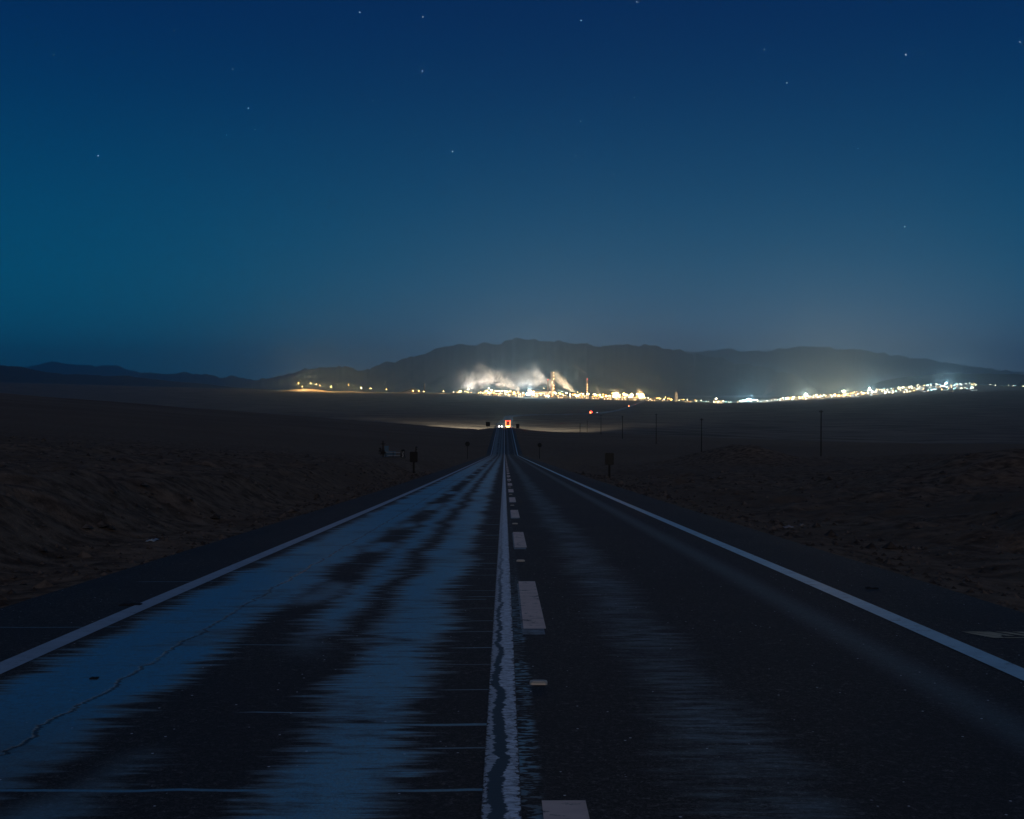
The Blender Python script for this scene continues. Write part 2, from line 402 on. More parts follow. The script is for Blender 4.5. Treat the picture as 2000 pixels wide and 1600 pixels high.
strip('road', -4.82, 4.82, ys_road, 0, ASPH, nx=17, skirt=.12)

def paint(name, base, wear_lo, wear_hi, dirt=(.03, .03, .033), rough=.62, bumpy=.3):
    n = NT(name)
    w = n.noise(n.P, 7., 6, .75); s = n.noise_xy(3., 26., detail=4, rough=.7)
    f = n.ss(n.add(n.mul(w, .6), n.mul(s, .4)), wear_lo, wear_hi)
    v = n.noise_xy(2.2, 5., detail=5, rough=.7)
    c = n.mix(v, tuple(k * .5 for k in base), tuple(min(1, k * 1.2) for k in base))
    n.P_(Base_Color=n.mix(f, dirt, c), Roughness=rough, Normal=n.bump(n.noise(n.P, 60, 3, .7), bumpy, .004))
    return n
strip('edge_line', -3.595, -3.405, ys_road, .004, paint('edge_paint', (.40, .50, .60), .30, .46).m, nx=3)
strip('edge_line', 3.405, 3.595, ys_road, .004, paint('edge_paint_right', (.46, .72, .90), .34, .46, rough=.5).m, nx=3)  # bluer than the left line: sky reflection put into the paint colour
# solid line: old paint, a wandering tar seam, fresh lumpy paint on its right
n = NT('solid_line_paint')
x, y = n.x, n.y
wob = n.mul(n.sub(n.noise(n.comb(0., n.mul(y, 1.1)), 1., 6, .8), .5), .26)
tw = n.ss(y, 4.8, 10., .034, .015)
tear = n.mul(n.sub(n.noise_xy(7., 17., detail=5, rough=.75), .5), .07)
dt = n.ab(n.add(n.sub(x, n.add(wob, n.ss(y, 4.5, 9., -.022, -.045))), tear))
tar = n.ss(dt, n.add(tw, .006), tw)
tar = n.mul(tar, n.ss(y, 22., 8., .15, 1.))
lump = n.noise_xy(14., 40., detail=3, rough=.7)
c = n.mix(n.ss(lump, .38, .58), (.30, .36, .41), (.78, .86, .94))
c = n.mix(n.mul(n.ss(n.noise_xy(30., 70., detail=3, rough=.7), .58, .66), .7), c, (.05, .05, .055))
c = n.mix(n.mul(n.ss(x, -.035, -.045), .55), c, (.34, .38, .42))
c = n.mix(tar, c, (.065, .100, .120))
chip = n.noise_xy(22., 20., detail=4, rough=.75)
ed = n.mn(n.sub(.072, x), n.add(x, .098))
c = n.mix(n.ss(n.sub(ed, n.mul(n.ss(chip, .45, .75), .045)), .006, -.002), c, (.035, .035, .037))
n.P_(Base_Color=c, Roughness=n.mixf(tar, .6, .8), Normal=n.bump(lump, .5, .008)); n.bsdf.inputs['Specular IOR Level'].default_value = .3
strip('solid_line', -.098, .072, ys_road, .004, n.m, nx=5)
# short-dash line
dash = MB()
for k in range(-1, 36):
    a = 9.65 + 8.2 * k; b = a + 3.5
    ys_ = np.linspace(a, b, 5)
    for i in range(4):
        y0, y1 = ys_[i], ys_[i + 1]
        dash.add([(.162, y0, float(Rz(y0)) + .005), (.352, y0, float(Rz(y0)) + .005), (.352, y1, float(Rz(y1)) + .005), (.162, y1, float(Rz(y1)) + .005)], [(0, 1, 2, 3)])
tag(dash.build('dashed_line', paint('dash_paint', (.98, .66, .56), .39, .47).m), kind='structure')
old = MB()      # ghost of an older dash line, a hand to the left and a hand short
for k in range(0, 8):
    a = 9.35 + 8.2 * k; b = a + 3.6
    for (y0, y1, xa, xb) in ((a, a + .3, .150, .335), (a + .3, b, .143, .162)):
        old.add([(xa, y0, float(Rz(y0)) + .003), (xb, y0, float(Rz(y0)) + .003), (xb, y1, float(Rz(y1)) + .003), (xa, y1, float(Rz(y1)) + .003)], [(0, 1, 2, 3)])
tag(old.build('dashed_line_ghost', paint('ghost_paint', (.24, .30, .33), .38, .54).m), kind='structure')
# yellow survey mark sprayed on the right shoulder: an arrow head and slanting strokes over a thin line
ym = MB(); zc = float(Rz(9.35)) + .004
def poly(pts): ym.add([(px_, py_, float(Rz(py_)) + .004) for px_, py_ in pts], [tuple(range(len(pts)))])
poly([(3.80, 9.50), (4.02, 9.22), (4.02, 9.155), (3.93, 9.155), (3.84, 9.35)])
poly([(3.84, 9.485), (3.98, 9.47), (4.06, 9.30), (4.02, 9.23)])
for k in range(5):
    x0 = 4.03 + .135 * k; poly([(x0 - .09, 9.47), (x0 + .0, 9.47), (x0 + .12, 9.26), (x0 + .05, 9.26)])
poly([(4.025, 9.155), (5.0 - .25, 9.155), (4.75, 9.19), (4.025, 9.19)])
tag(ym.build('sprayed_mark', paint('yellow_spray', (.52, .44, .27), .30, .50).m), kind='structure')

# winding far road on the low plain
def fxy(px_, D): return (at(px_, D), D)
fr_pts = [(0, 600), (0, 900), (4, 1200)] + [fxy(994, 1380), fxy(1012, 1540), fxy(1050, 1680), fxy(1110, 1830), fxy(1170, 2050), fxy(1222, 2700), fxy(1250, 3900), fxy(1262, 5200)]
def catmull(pts, k=24):
    P = [np.array(p, float) for p in pts]; P = [2 * P[0] - P[1]] + P + [2 * P[-1] - P[-2]]; o = []
    for i in range(1, len(P) - 2):
        for t in np.linspace(0, 1, k, endpoint=False):
            a, b, c_, d = P[i - 1], P[i], P[i + 1], P[i + 2]
            o.append(.5 * ((2 * b) + (c_ - a) * t + (2 * a - 5 * b + 4 * c_ - d) * t * t + (3 * b - a - 3 * c_ + d) * t ** 3))
    o.append(P[-2]); return np.array(o)
fc = catmull(fr_pts)
tg = np.gradient(fc, axis=0); tg /= np.linalg.norm(tg, axis=1)[:, None]; nr = np.stack([tg[:, 1], -tg[:, 0]], 1)
rows = []
for off_ in (-6., -4.8, 0, 4.8, 6.):
    p = fc + nr * off_; z = ground(fc[:, 0], fc[:, 1]) + (1.0 if abs(off_) < 5 else -1.2)
    rows.append(np.stack([p[:, 0], p[:, 1], z], 1))
V = np.stack(rows, 1)
tag(grid_mesh('far_road', V, plain('far_asphalt', (.10, .10, .11), .5), smooth=False), kind='structure')
def far_road_at(D):
    i = int(np.argmin(np.abs(fc[:, 1] - D))); p = fc[i]; return (p[0], p[1], gz(p[0], p[1]) + 1.05), math.atan2(tg[i, 1], tg[i, 0]) - math.pi / 2

# tracks across the plain (faint pale wheel tracks)
# ---------------------------------------------------------------- MOUNTAINS
def mountain(name, prof, D, depth, rough, seed, m, base=-70., nx=420, nd=26):
    px_ = np.array([p[0] for p in prof], float); py_ = np.array([p[1] for p in prof], float)
    u = np.linspace(px_[0], px_[-1], nx); H = -(np.interp(u, px_, py_) - 765) / F * D
    H = H + fbm(u / 16., u * 0, 6, seed, .62) * rough * .42 * np.clip(H / 200, 0, 1)
    rr = np.concatenate([np.linspace(-1, 0, nd), np.linspace(0, 1, 7)[1:]])
    V = np.zeros((len(rr), nx, 3))
    for k, r in enumerate(rr):
        Dk = D + r * depth * (1 if r < 0 else .7)
        s = (1 - abs(r)) ** 1.25
        xx = (u - 985) / F * Dk
        nz = -np.abs(fbm(xx / (D * .035), np.full_like(xx, Dk / (D * .06)), 5, seed + 3, .55)) * rough * .9 + rough * .12
        env = (4 * abs(r) * (1 - abs(r))) ** .8
        endf = np.clip((u - u[0]) / 40., 0, 1) * np.clip((u[-1] - u) / 40., 0, 1)
        V[k, :, 0] = xx; V[k, :, 1] = Dk
        V[k, :, 2] = base + (H - base) * s * (.15 + .85 * endf ** .7) + nz * env
    return tag(grid_mesh(name, V, m), kind='structure')
mm = NT('mountain_rock'); f = mm.noise(mm.P, .0012, 6, .6)
mm.P_(Base_Color=mm.mix(f, (.022, .020, .020), (.045, .038, .036)), Roughness=.95)
mountain('mountains', [(-500, 735), (20, 722), (60, 715), (85, 710), (105, 706.5), (125, 709), (145, 712.5), (170, 711.5), (190, 717), (210, 714.5), (230, 712.5), (245, 720), (258, 725.5), (275, 728), (290, 731), (330, 735), (420, 740), (620, 745)], 36000, 5000, 160, 11, mm.m)
mountain('mountains', [(240, 745), (270, 731), (298, 726.5), (330, 732), (345, 729.5), (360, 725.5), (385, 730.5), (405, 730.5), (430, 738), (444, 735), (458, 733), (475, 738.5), (495, 743), (540, 746), (640, 752)], 27000, 3600, 110, 12, mm.m)
mountain('mountains', [(470, 752), (510, 741), (550, 733), (600, 719), (660, 717), (690, 722), (705, 723), (735, 713), (760, 709), (800, 698), (840, 689), (865, 678), (880, 674), (900, 671), (925, 674.5), (945, 669.5), (975, 668.5), (1000, 664), (1015, 662.5), (1030, 663.5), (1050, 667.5), (1075, 668), (1100, 671), (1135, 671.5), (1160, 675), (1190, 673), (1215, 672.5), (1245, 677), (1262, 675), (1280, 673.5), (1305, 680), (1330, 685), (1400, 699), (1480, 716), (1600, 742)], 26000, 6000, 230, 13, mm.m)
mountain('mountains', [(1180, 720), (1280, 696), (1340, 688), (1370, 686), (1395, 682), (1420, 681), (1455, 686), (1490, 687), (1530, 679), (1590, 677.5), (1640, 681), (1720, 690), (1800, 700), (1900, 716), (2060, 735)], 34500, 5500, 200, 17, mm.m)
mountain('hills', [(-600, 705), (-100, 708), (0, 712.5), (20, 715), (45, 716), (70, 723), (100, 728), (130, 731), (165, 731.5), (210, 734.5), (250, 734), (290, 740), (340, 745), (400, 750), (460, 757), (520, 760), (560, 762), (640, 772)], 10500, 2600, 25, 14, mm.m, base=-60)
mountain('hills', [(1680, 752), (1760, 738), (1840, 729), (1900, 730), (2000, 731), (2300, 722), (2700, 735)], 15500, 2600, 25, 15, mm.m, base=-30)
mountain('hills', [(1975, 752), (1990, 738), (2020, 726), (2200, 715), (2400, 742)], 11500, 1200, 10, 16, mm.m, base=-20)

# ---------------------------------------------------------------- STARS
stars = [(703, 24, 1.6), (1135, 40, 1.9), (1769, 107, 2.3), (825, 139, 1.7), (1493, 97, 1.5), (192, 304, 1.5), (884, 296, 1.5), (1124, 304, 1.5), (1134, 237, 1.5), (1198, 341, 1.8),
         (1767, 443, 1.9), (485, 211, 1.3), (498, 253, 1.3), (1537, 162, 1.4), (1239, 191, 1.2), (729, 197, 1.2), (376, 312, 1.2), (442, 264, 1.1), (105, 107, 1.1), (1244, 4, 1.4), (826, 33, 1.1), (1992, 82, 1.4), (1675, 122, 1.2), (1610, 164, 1.2), (1676, 290, 1.0), (1130, 606, 1.1), (455, 135, .9), (340, 60, .9), (1380, 250, .9)]
for k in range(45): stars.append((rnd.uniform(-900, 2900), rnd.uniform(-900, 560), rnd.uniform(.6, 1.05)))
sm = MB(); SD = 160000.
Mcam = cam.rotation_euler.to_matrix()
for (sx_, sy_, s) in stars:
    d = (Mcam @ Vector(((sx_ - 1000) / F, (800 - sy_) / F, -1))).normalized() * SD
    r = s * 20.
    sm.add([d + Vector(v) * r for v in ((1, 0, 0), (-1, 0, 0), (0, 1, 0), (0, -1, 0), (0, 0, 1), (0, 0, -1))],
           [(0, 2, 4), (2, 1, 4), (1, 3, 4), (3, 0, 4), (2, 0, 5), (1, 2, 5), (3, 1, 5), (0, 3, 5)])
tag(sm.build('stars', emit('starlight', (.8, .9, 1.), 7.5)), kind='stuff')

# ---------------------------------------------------------------- lights helper
def lamp(loc, I, col, radius=2., kind='POINT', **k):
    d = bpy.data.lights.new('lamp_light', kind); d.energy = I; d.color = col; d.shadow_soft_size = radius
    for a, v in k.items(): setattr(d, a, v)
    o = bpy.data.objects.new('lamp_light', d); COL.objects.link(o); o.location = loc; return o
WARM = (1, .44, .10); AMB = (1, .54, .19); WHITE = (1, .90, .76); TEAL = (.70, .95, 1.0)
e_warm = emit('lamp_glow_amber', (1, .40, .07), 30); e_amb = emit('lamp_glow_warm', (1, .58, .18), 32); e_white = emit('lamp_glow_white', (1, .84, .55), 34); e_teal = emit('lamp_glow_cold', (.50, .92, 1.0), 30)
steel = plain('galvanised_steel', (.22, .22, .23), .5, .5); rust = plain('rusty_steel', (.16, .09, .06), .8)
conc = plain('pale_concrete', (.34, .32, .29), .85, scale=.2); sheet = plain('ribbed_sheet_metal', (.30, .29, .27), .6, .2, scale=.1); dark_roof = plain('dark_roof_sheet', (.10, .09, .085), .7, .2)
winm_w = emit('lit_window_warm', (1, .70, .36), 3.0); winm_c = emit('lit_window_cold', (.8, .96, 1.), 3.0)

# ---------------------------------------------------------------- FLOODLIGHT MASTS
def make_mast(h, head, em, name, label, cat, group):
    r = empty(name, (0, 0, 0), 0, label, cat, group)
    MB().tube((0, 0, 0), (0, 0, h), .45, .25, 6).build('pole', steel, r)
    b = MB(); b.lathe([(.3 * head, -.35 * head), (head, -.2 * head), (head, .2 * head), (.35 * head, .38 * head)], 8, (0, 0, h + .3 * head))
    hd = b.build('lamp_head', em, r)
    return r, [(o, []) for o in kids(r)]
KIND = {}
for nm, em in (('amber', e_warm), ('warm', e_amb), ('white', e_white), ('cold', e_teal)):
    KIND[nm] = em
lab_used = {}
ZP = [(915, 'at the far left end of the plant'), (945, 'under the thin left end of the steam'), (968, 'under the left half of the big steam plume'), (990, 'under the big steam plume'), (1012, 'by the mill house where the big steam plume rises'),
      (1027, 'just left of the brightest cold floodlight'), (1045, 'around the brightest cold floodlight'), (1068, 'before the pair of pale storage tanks'), (1090, 'at the foot of the lattice tower'), (1112, 'between lattice tower and steam cone'), (1130, 'at the foot of the steam cone'),
      (1152, 'at the foot of the slim lit chimney'), (1172, 'between slim lit chimney and small steam puff'), (1194, 'left of the first big amber floodlight'), (1215, 'around the first big amber floodlight'), (1240, 'between the two big amber floodlights'), (1262, 'around the second big amber floodlight'),
      (1285, 'right of the second big amber floodlight'), (1310, 'left of the squat process tower'), (1335, 'around the squat process tower'), (1365, 'right of the squat process tower'), (1390, 'left of the stepped works'), (1420, 'around the stepped works'),
      (1450, 'between stepped works and cold floodlight'), (1475, 'around the cold floodlight at the left end of the town'), (1500, 'by the long row shed with posts'), (1530, 'right of the long row shed'), (1560, 'at the left of the warm part of the town'), (1590, 'in the middle of the warm part of the town'),
      (1620, 'in the right half of the warm part of the town'), (1645, 'left of the amber floodlight in mid town'), (1675, 'just right of the amber floodlight in mid town'), (1705, 'where the town lights turn from amber to white'), (1735, 'in the first white cluster of the town'), (1765, 'in the white middle of the right half of town'),
      (1795, 'in the gap where the town band narrows'), (1825, 'below the start of the upper town'), (1855, 'around the cold floodlight of the upper town'), (1885, 'in the right part of the upper town'), (1925, 'at the right end of the bright town band'), (9999, 'alone on the slope right of the town')]
def zone(px_):
    return next(t for a, t in ZP if px_ < a)
def masts(spec, name, labels, cat, group, h, head):
    protos = {}
    for (px_, D, nm, s) in spec:
        x = at(px_, D); z = gz(x, D)
        near = gz(at(px_, D), D)
        size = ('tall ' if s > 1.25 else 'mid-size ' if s > .95 else 'short ' if s > .72 else 'smallest ')
        lab = size + labels[nm] + ' ' + zone(px_)
        used = lab_used.setdefault(lab, 0); lab_used[lab] = used + 1
        if used: lab = size + ('farther ' if D > 5850 else 'nearer ') + labels[nm] + ' ' + zone(px_)
        if len(lab.split()) > 16: lab = size + labels[nm] + ' ' + zone(px_)
        if nm not in protos:
            r, tr = make_mast(h, head, KIND[nm], name, lab, cat, group)
            r.location = (x, D, z - .3); r.scale = (s, s, s); protos[nm] = (r, tr)
        else:
            r, tr = protos[nm]; copy_tree(r, tr, (x, D, z - .3), label=lab, scale=(s, s, s))

# ---------------------------------------------------------------- THE PLANT (about 6 km away)
def shed(px_, D, w, d, h, name='industrial_shed', label='', wm=sheet, rm=dark_roof, win=winm_w, rise=.18, bays=6, rz=0., lit=True, cat='industrial shed', group=None):
    x = at(px_, D); r = empty(name, (x, D, gz(x, D) - .5), rz, label, cat, group)
    b = MB(); b.box((0, 0, h / 2), (w, d, h))
    b.add([(-w / 2, -d / 2, h), (w / 2, -d / 2, h), (w / 2, d / 2, h), (-w / 2, d / 2, h), (-w / 2, 0, h + rise * d), (w / 2, 0, h + rise * d)], [(0, 4, 3), (1, 2, 5)])
    for k in range(bays + 1): b.box((-w / 2 + k * w / bays, -d / 2 - .35, h / 2), (.8, .7, h))
    b.build('wall', wm, r)
    ro = MB(); e = 1.2
    ro.add([(-w / 2 - e, -d / 2 - e, h - e * rise * 2 + .6), (w / 2 + e, -d / 2 - e, h - e * rise * 2 + .6), (w / 2 + e, 0, h + rise * d + .6), (-w / 2 - e, 0, h + rise * d + .6), (-w / 2 - e, d / 2 + e, h - e * rise * 2 + .6), (w / 2 + e, d / 2 + e, h - e * rise * 2 + .6),
            (-w / 2 - e, -d / 2 - e, h - e * rise * 2 + .1), (w / 2 + e, -d / 2 - e, h - e * rise * 2 + .1), (w / 2 + e, 0, h + rise * d + .1), (-w / 2 - e, 0, h + rise * d + .1), (-w / 2 - e, d / 2 + e, h - e * rise * 2 + .1), (w / 2 + e, d / 2 + e, h - e * rise * 2 + .1)],
           [(0, 1, 2, 3), (3, 2, 5, 4), (6, 9, 8, 7), (9, 10, 11, 8), (0, 6, 7, 1), (4, 5, 11, 10), (0, 3, 9, 6), (3, 4, 10, 9), (1, 7, 8, 2), (2, 8, 11, 5)])
    ro.build('roof', rm, r)
    if lit:
        q = MB()
        for k in range(bays):
            xc = -w / 2 + (k + .5) * w / bays
            if rnd.random() < .8: q.box((xc, -d / 2 - .15, h * .72), (w / bays * .55, .3, h * .14))
            if rnd.random() < .5: q.box((xc, -d / 2 - .15, h * .25), (w / bays * .4, .3, h * .3))
        if q.v: each(q, 'lit_window', win, r)
    return r
def tank(px_, D, rad, h, label, m=conc):
    x = at(px_, D); r = empty('storage_tank', (x, D, gz(x, D) - .5), 0, label, 'tank', 'storage tanks of the plant')
    MB().lathe([(rad, 0), (rad, h), (rad * 1.015, h), (rad * 1.015, h + .5)], 40).build('shell', m, r)
    MB().lathe([(rad * .99, h + .5), (rad * .5, h + 1.4), (1, h + 2.)], 40).build('roof', dark_roof, r)
    b = MB()
    for k in range(14):
        a = -math.pi * .15 - k * .06; b.box((math.cos(a) * (rad + .6), math.sin(a) * (rad + .6), 1 + k * h / 15), (1.4, 1.4, .25))
    b.build('stair', steel, r); return r
def chimney(px_, D, h, r0, r1, label, m, lights=None, bands=True, group=None):
    x = at(px_, D); r = empty('chimney', (x, D, gz(x, D) - .5), 0, label, 'chimney', group)
    MB().lathe([(r0 * 1.3, 0), (r0, h * .06), (r1, h), (r1 * 1.15, h), (r1 * 1.15, h + 1.2), (r1 * .8, h + 1.2)], 20).build('shaft', m, r)
    b = MB()
    for f_ in (.3, .55, .8, .97): rr = r0 + (r1 - r0) * f_; b.lathe([(rr + 1.4, h * f_), (rr + 1.4, h * f_ + .6)], 16)
    each(b, 'platform', steel, r)
    if lights:
        for f_ in lights:
            MB().lathe([(.4, 0), (1.1, .5), (1.1, 1.5), (.4, 2)], 8, (0, -(r0 + 2.), h * f_)).build('lamp', e_amb if f_ < .95 else emit('red_beacon', (1, .1, .05), 20), r)
    return r

# lattice distillation tower, lit from inside
x0 = at(1079, 6050); lt = empty('lattice_tower', (x0, 6050, gz(x0, 6050) - .5), R(20), 'tallest steel lattice tower of the plant, wrapping a pale column', 'tower')
b = MB(); hw = lambda z: 10.5 - 3.2 * z / 138
lv = np.linspace(0, 138, 13)
for sx_, sy_ in ((-1, -1), (1, -1), (1, 1), (-1, 1)): b.tube((sx_ * hw(0), sy_ * hw(0), 0), (sx_ * hw(138), sy_ * hw(138), 138), 1.0, .8, 6)
for i in range(12):
    za, zb = lv[i], lv[i + 1]; a, c_ = hw(za), hw(zb)
    cs = [(-1, -1), (1, -1), (1, 1), (-1, 1)]
    for k in range(4):
        p, q = cs[k], cs[(k + 1) % 4]
        b.tube((p[0] * a, p[1] * a, za), (q[0] * c_, q[1] * c_, zb), .45, n=4); b.tube((q[0] * a, q[1] * a, za), (p[0] * c_, p[1] * c_, zb), .45, n=4)
        b.tube((p[0] * c_, p[1] * c_, zb), (q[0] * c_, q[1] * c_, zb), .7, n=4)
b.build('lattice', rust, lt)
MB().lathe([(3.6, 0), (3.6, 60), (3.0, 62), (3.0, 120), (2.4, 124), (2.4, 139), (1.5, 140)], 16).build('column', conc, lt)
b = MB()
for z in (34, 69, 103, 136): b.box((0, 0, z), (2 * hw(z) + 3, 2 * hw(z) + 3, .5))
each(b, 'platform', steel, lt)
for z in (12, 30, 50, 66, 85, 100, 118, 134):
    MB().lathe([(.4, 0), (1.3, .5), (1.3, 1.7), (.4, 2.2)], 8, ((-1) ** int(z) * 3., -hw(z) - 1.0, z)).build('lamp', e_amb, lt)
lamp((x0 + 2, 6050 - 40, gz(x0, 6010) + 10), 1e6, AMB, 3)

chimney(1070, 5980, 99, 2.9, 2.1, 'dark slim chimney just left of the lattice tower', rust, (.97,))
chimney(1147, 6050, 106, 2.7, 1.9, 'slim chimney with a string of lamps, trailing thin smoke right of the lattice tower', plain('red_white_stack', (.42, .20, .14), .7), (.12, .22, .34, .46, .58, .70, .97))
chimney(829, 5900, 52, 2.6, 2.4, 'short dark chimney standing alone right of the ore heap', dark_roof)
# rectangular tower on the right of the plant
x0 = at(1321, 6000); t = empty('process_tower', (x0, 6000, gz(x0, 6000) - .5), R(10), 'squat floodlit process tower standing alone at the right end of the plant', 'tower')
b = MB(); b.box((0, 0, 24), (13, 13, 48)); b.box((0, 0, 50), (8, 8, 4)); b.build('wall', conc, t)
b = MB()
for k in range(6): b.box((0, 0, 4 + 8.4 * k), (15.5, 15.5, .7))
each(b, 'walkway', steel, t)
q = MB()
for k in range(6):
    for i in (-1, 0, 1): q.box((i * 4, -6.6, 8 + 7.6 * k), (1.8, .2, 2.2))
each(q, 'lit_window', winm_w, t)

# ore heap with stacker
x0 = at(803, 5650); hp = empty('ore_heap', (x0, 5650, gz(x0, 5650) - 1), 0, 'dark sloping ore heap with a roofed tower on its top', 'ore heap')
b = MB(); nn = 36; prof = [(52, 0), (40, 5), (26, 12), (12, 19), (6, 22)]
vv = []
for r_, h_ in prof:
    for i in range(nn):
        a = 2 * math.pi * i / nn; rr = r_ * (1 + .12 * math.sin(3 * a + r_) + rnd.uniform(-.05, .05)); vv.append((rr * 1.0 * math.cos(a) + (12 if r_ < 30 else 0), rr * .7 * math.sin(a), h_ + rnd.uniform(-.5, .5)))
ff = [(k * nn + i, k * nn + (i + 1) % nn, (k + 1) * nn + (i + 1) % nn, (k + 1) * nn + i) for k in range(4) for i in range(nn)] + [tuple(range(4 * nn, 5 * nn))]
b.add(vv, ff); b.build('heap', plain('dark_ore', (.09, .06, .05), .95), hp)
b = MB(); b.box((14, 0, 22), (22, 10, 7)); b.tube((-60, 0, 2), (6, 0, 24), 1.6, n=6); b.build('conveyor', dark_roof, hp)

SH = [  # px, D, w, d, h, label
    (1056, 6100, 104, 46, 30, 'long dark-roofed hall behind the two pale storage tanks'),
    (1017, 5950, 30, 24, 22, 'tall narrow mill house where the left steam plume rises'),
    (1001, 6050, 44, 30, 24, 'blocky floodlit mill house left of the brightest cold floodlight'),
    (975, 5950, 46, 30, 17, 'low broad workshop under the left steam plume'),
    (951, 6050, 40, 26, 15, 'small floodlit workshop below the left end of the steam'),
    (1098, 5850, 46, 30, 18, 'flat workshop between the lattice tower and the low tanks'),
    (1120, 6000, 36, 26, 22, 'mill house at the foot of the bright steam cone'),
    (1141, 5900, 46, 28, 19, 'floodlit workshop at the foot of the slim lit chimney'),
    (1163, 5950, 36, 30, 14, 'low workshop left of the small puff of steam'),
    (1187, 5950, 40, 24, 18, 'floodlit hall left of the first big amber floodlight'),
    (1217, 6050, 50, 24, 22, 'floodlit hall right of the first big amber floodlight'),
    (1236, 5950, 34, 24, 18, 'floodlit hall left of the second big amber floodlight'),
    (1268, 5900, 36, 24, 12, 'small shed right of the second big amber floodlight'),
    (1281, 5780, 24, 18, 8, 'small dark shed on the plain rim right of the floodlights'),
    (1299, 5950, 34, 18, 9, 'low shed left of the squat process tower'),
    (1345, 5950, 40, 18, 7, 'low shed right of the squat process tower'),
    (1404, 5950, 50, 30, 15, 'stepped floodlit works between the plant and the town'),
]
for (p, D, w, d, h, l) in SH: shed(p, D, w, d, h * 1.15, label=l, rz=rnd.uniform(-.2, .2), group='sheds of the plant', bays=max(3, int(w / 8)))
tank(1058, 5780, 19, 18, 'left one of the pair of large pale storage tanks')
tank(1076, 5760, 21, 20, 'right one of the pair of large pale storage tanks below the lattice tower')
tank(1106, 5740, 17, 10, 'lower wide tank left of the bright steam cone')
tank(1120, 5730, 15, 11, 'small tank below the bright steam cone')
tank(968, 5720, 13, 8, 'lowest tank at the left end of the plant')
# pipe racks
for (p, D, w, l) in ((1035, 5700, 60, 'pipe rack below the mill house at the left steam plume'), (1155, 5700, 70, 'pipe rack at the foot of the slim lit chimney'), (1385, 5800, 80, 'pipe rack right of the squat process tower')):
    x0 = at(p, D); r = empty('pipe_rack', (x0, D, gz(x0, D) - .4), 0, l, 'pipe rack', 'pipe racks of the plant')
    b = MB()
    for k in range(int(w / 10) + 1):
        for yy in (-3, 3): b.tube((-w / 2 + 10 * k, yy, 0), (-w / 2 + 10 * k, yy, 9), .4, n=5)
        b.box((-w / 2 + 10 * k, 0, 9), (.6, 7, .6))
    b.build('frame', rust, r)
    b = MB()
    for yy in (-2.4, -1, .4, 1.8): b.tube((-w / 2, yy, 9.8), (w / 2, yy, 9.8), .5, n=6)
    each(b, 'pipe', conc, r)

LG = 'floodlight masts of the plant'
spec = []
def sp(a, b_, n_, D0, D1, kinds, s0=.7, s1=1.3):
    for k in range(n_): spec.append((rnd.uniform(a, b_), rnd.uniform(D0, D1), rnd.choice(kinds), rnd.uniform(s0, s1)))
sp(884, 945, 14, 5600, 6000, ['amber', 'warm', 'warm', 'white'], .6, 1.1)
sp(940, 1025, 52, 5540, 6100, ['amber', 'warm', 'warm', 'white'], .7, 2.0)
sp(1025, 1045, 14, 5540, 5900, ['white', 'cold', 'warm'], .8, 2.4)
sp(1045, 1120, 26, 5540, 5900, ['amber', 'warm', 'white'], .6, 1.9)
sp(1120, 1190, 40, 5560, 6050, ['amber', 'amber', 'warm', 'warm', 'white'], .6, 1.8)
sp(1190, 1260, 48, 5560, 5950, ['amber', 'warm', 'white'], .8, 2.4)
sp(1260, 1340, 26, 5560, 5950, ['amber', 'warm', 'white'], .5, 1.2)
sp(1340, 1400, 12, 5560, 5950, ['amber', 'white', 'cold'], .4, .9)
masts(spec, 'floodlight_mast', {'amber': 'amber floodlight mast', 'warm': 'yellow floodlight mast', 'white': 'white floodlight mast', 'cold': 'bluish floodlight mast'},
      'floodlight mast', LG, 14, 2.0)

# the strong floodlights that make the glow in the air
def big(px_, D, dz, I, col, em, label, head=3.):
    x = at(px_, D); z = gz(x, D)
    r = empty('floodlight', (x, D, z - .3), 0, label, 'floodlight', 'brightest floodlights')
    b = MB(); b.tube((0, 0, 0), (0, 0, dz + 4), .6, .4, 6); b.build('pole', steel, r)
    b = MB()
    for k in range(5): b.box(((k - 2) * head * .9, -1.2, dz + 3.4), (head * .8, 1.0, head * .9))
    for k in range(4): b.box(((k - 1.5) * head * .9, -1.2, dz + 3.4 + head), (head * .8, 1.0, head * .9))
    b.build('lamp_head', em, r)
    o = lamp((0, -1, dz + 3.4 + head * 2.2), I, col, 2.5); o.parent = r
    return r
E9 = 2.2e5
big(1032, 5000, 12, 5.0 * E9, TEAL, e_teal, 'brightest cold white floodlight, below the left steam plume', 4.4)
big(1070.5, 4700, 6, .5 * E9, (.8, 1, .9), e_teal, 'small cold floodlight low on the plain below the storage tanks', 1.9)
big(1127, 5480, 8, 1.2 * E9, AMB, e_amb, 'amber floodlight low in front of the bright steam cone', 3.)
big(1203, 5520, 16, 5.0 * E9, AMB, e_white, 'first of the two biggest amber floodlights, left of its twin', 4.6)
big(1253, 5520, 17, 5.0 * E9, AMB, e_white, 'second of the two biggest amber floodlights, right of its twin', 4.6)
big(955, 5550, 9, 1.2 * E9, AMB, e_amb, 'amber floodlight among the masts below the left end of the steam', 2.6)
big(899, 5600, 9, .6 * E9, AMB, e_amb, 'amber floodlight at the left end of the plant', 2.2)
big(1463, 6200, 12, 9. * E9, TEAL, e_teal, 'cold white floodlight at the left end of the town', 4.6)
big(1399, 5700, 20, .8 * E9, WHITE, e_white, 'white floodlight above the stepped works', 1.9)
big(1649, 6900, 22, 22. * E9, (1, .7, .4), e_amb, 'amber floodlight in the middle of the town', 3.)
big(1575, 6900, 18, 22. * E9, (1, .82, .6), e_white, 'white floodlight on the lit slope in the left half of the town', 3.)
big(1700, 7300, 18, 14. * E9, (.95, 1, .9), e_white, 'white floodlight where the town turns cold white', 3.)
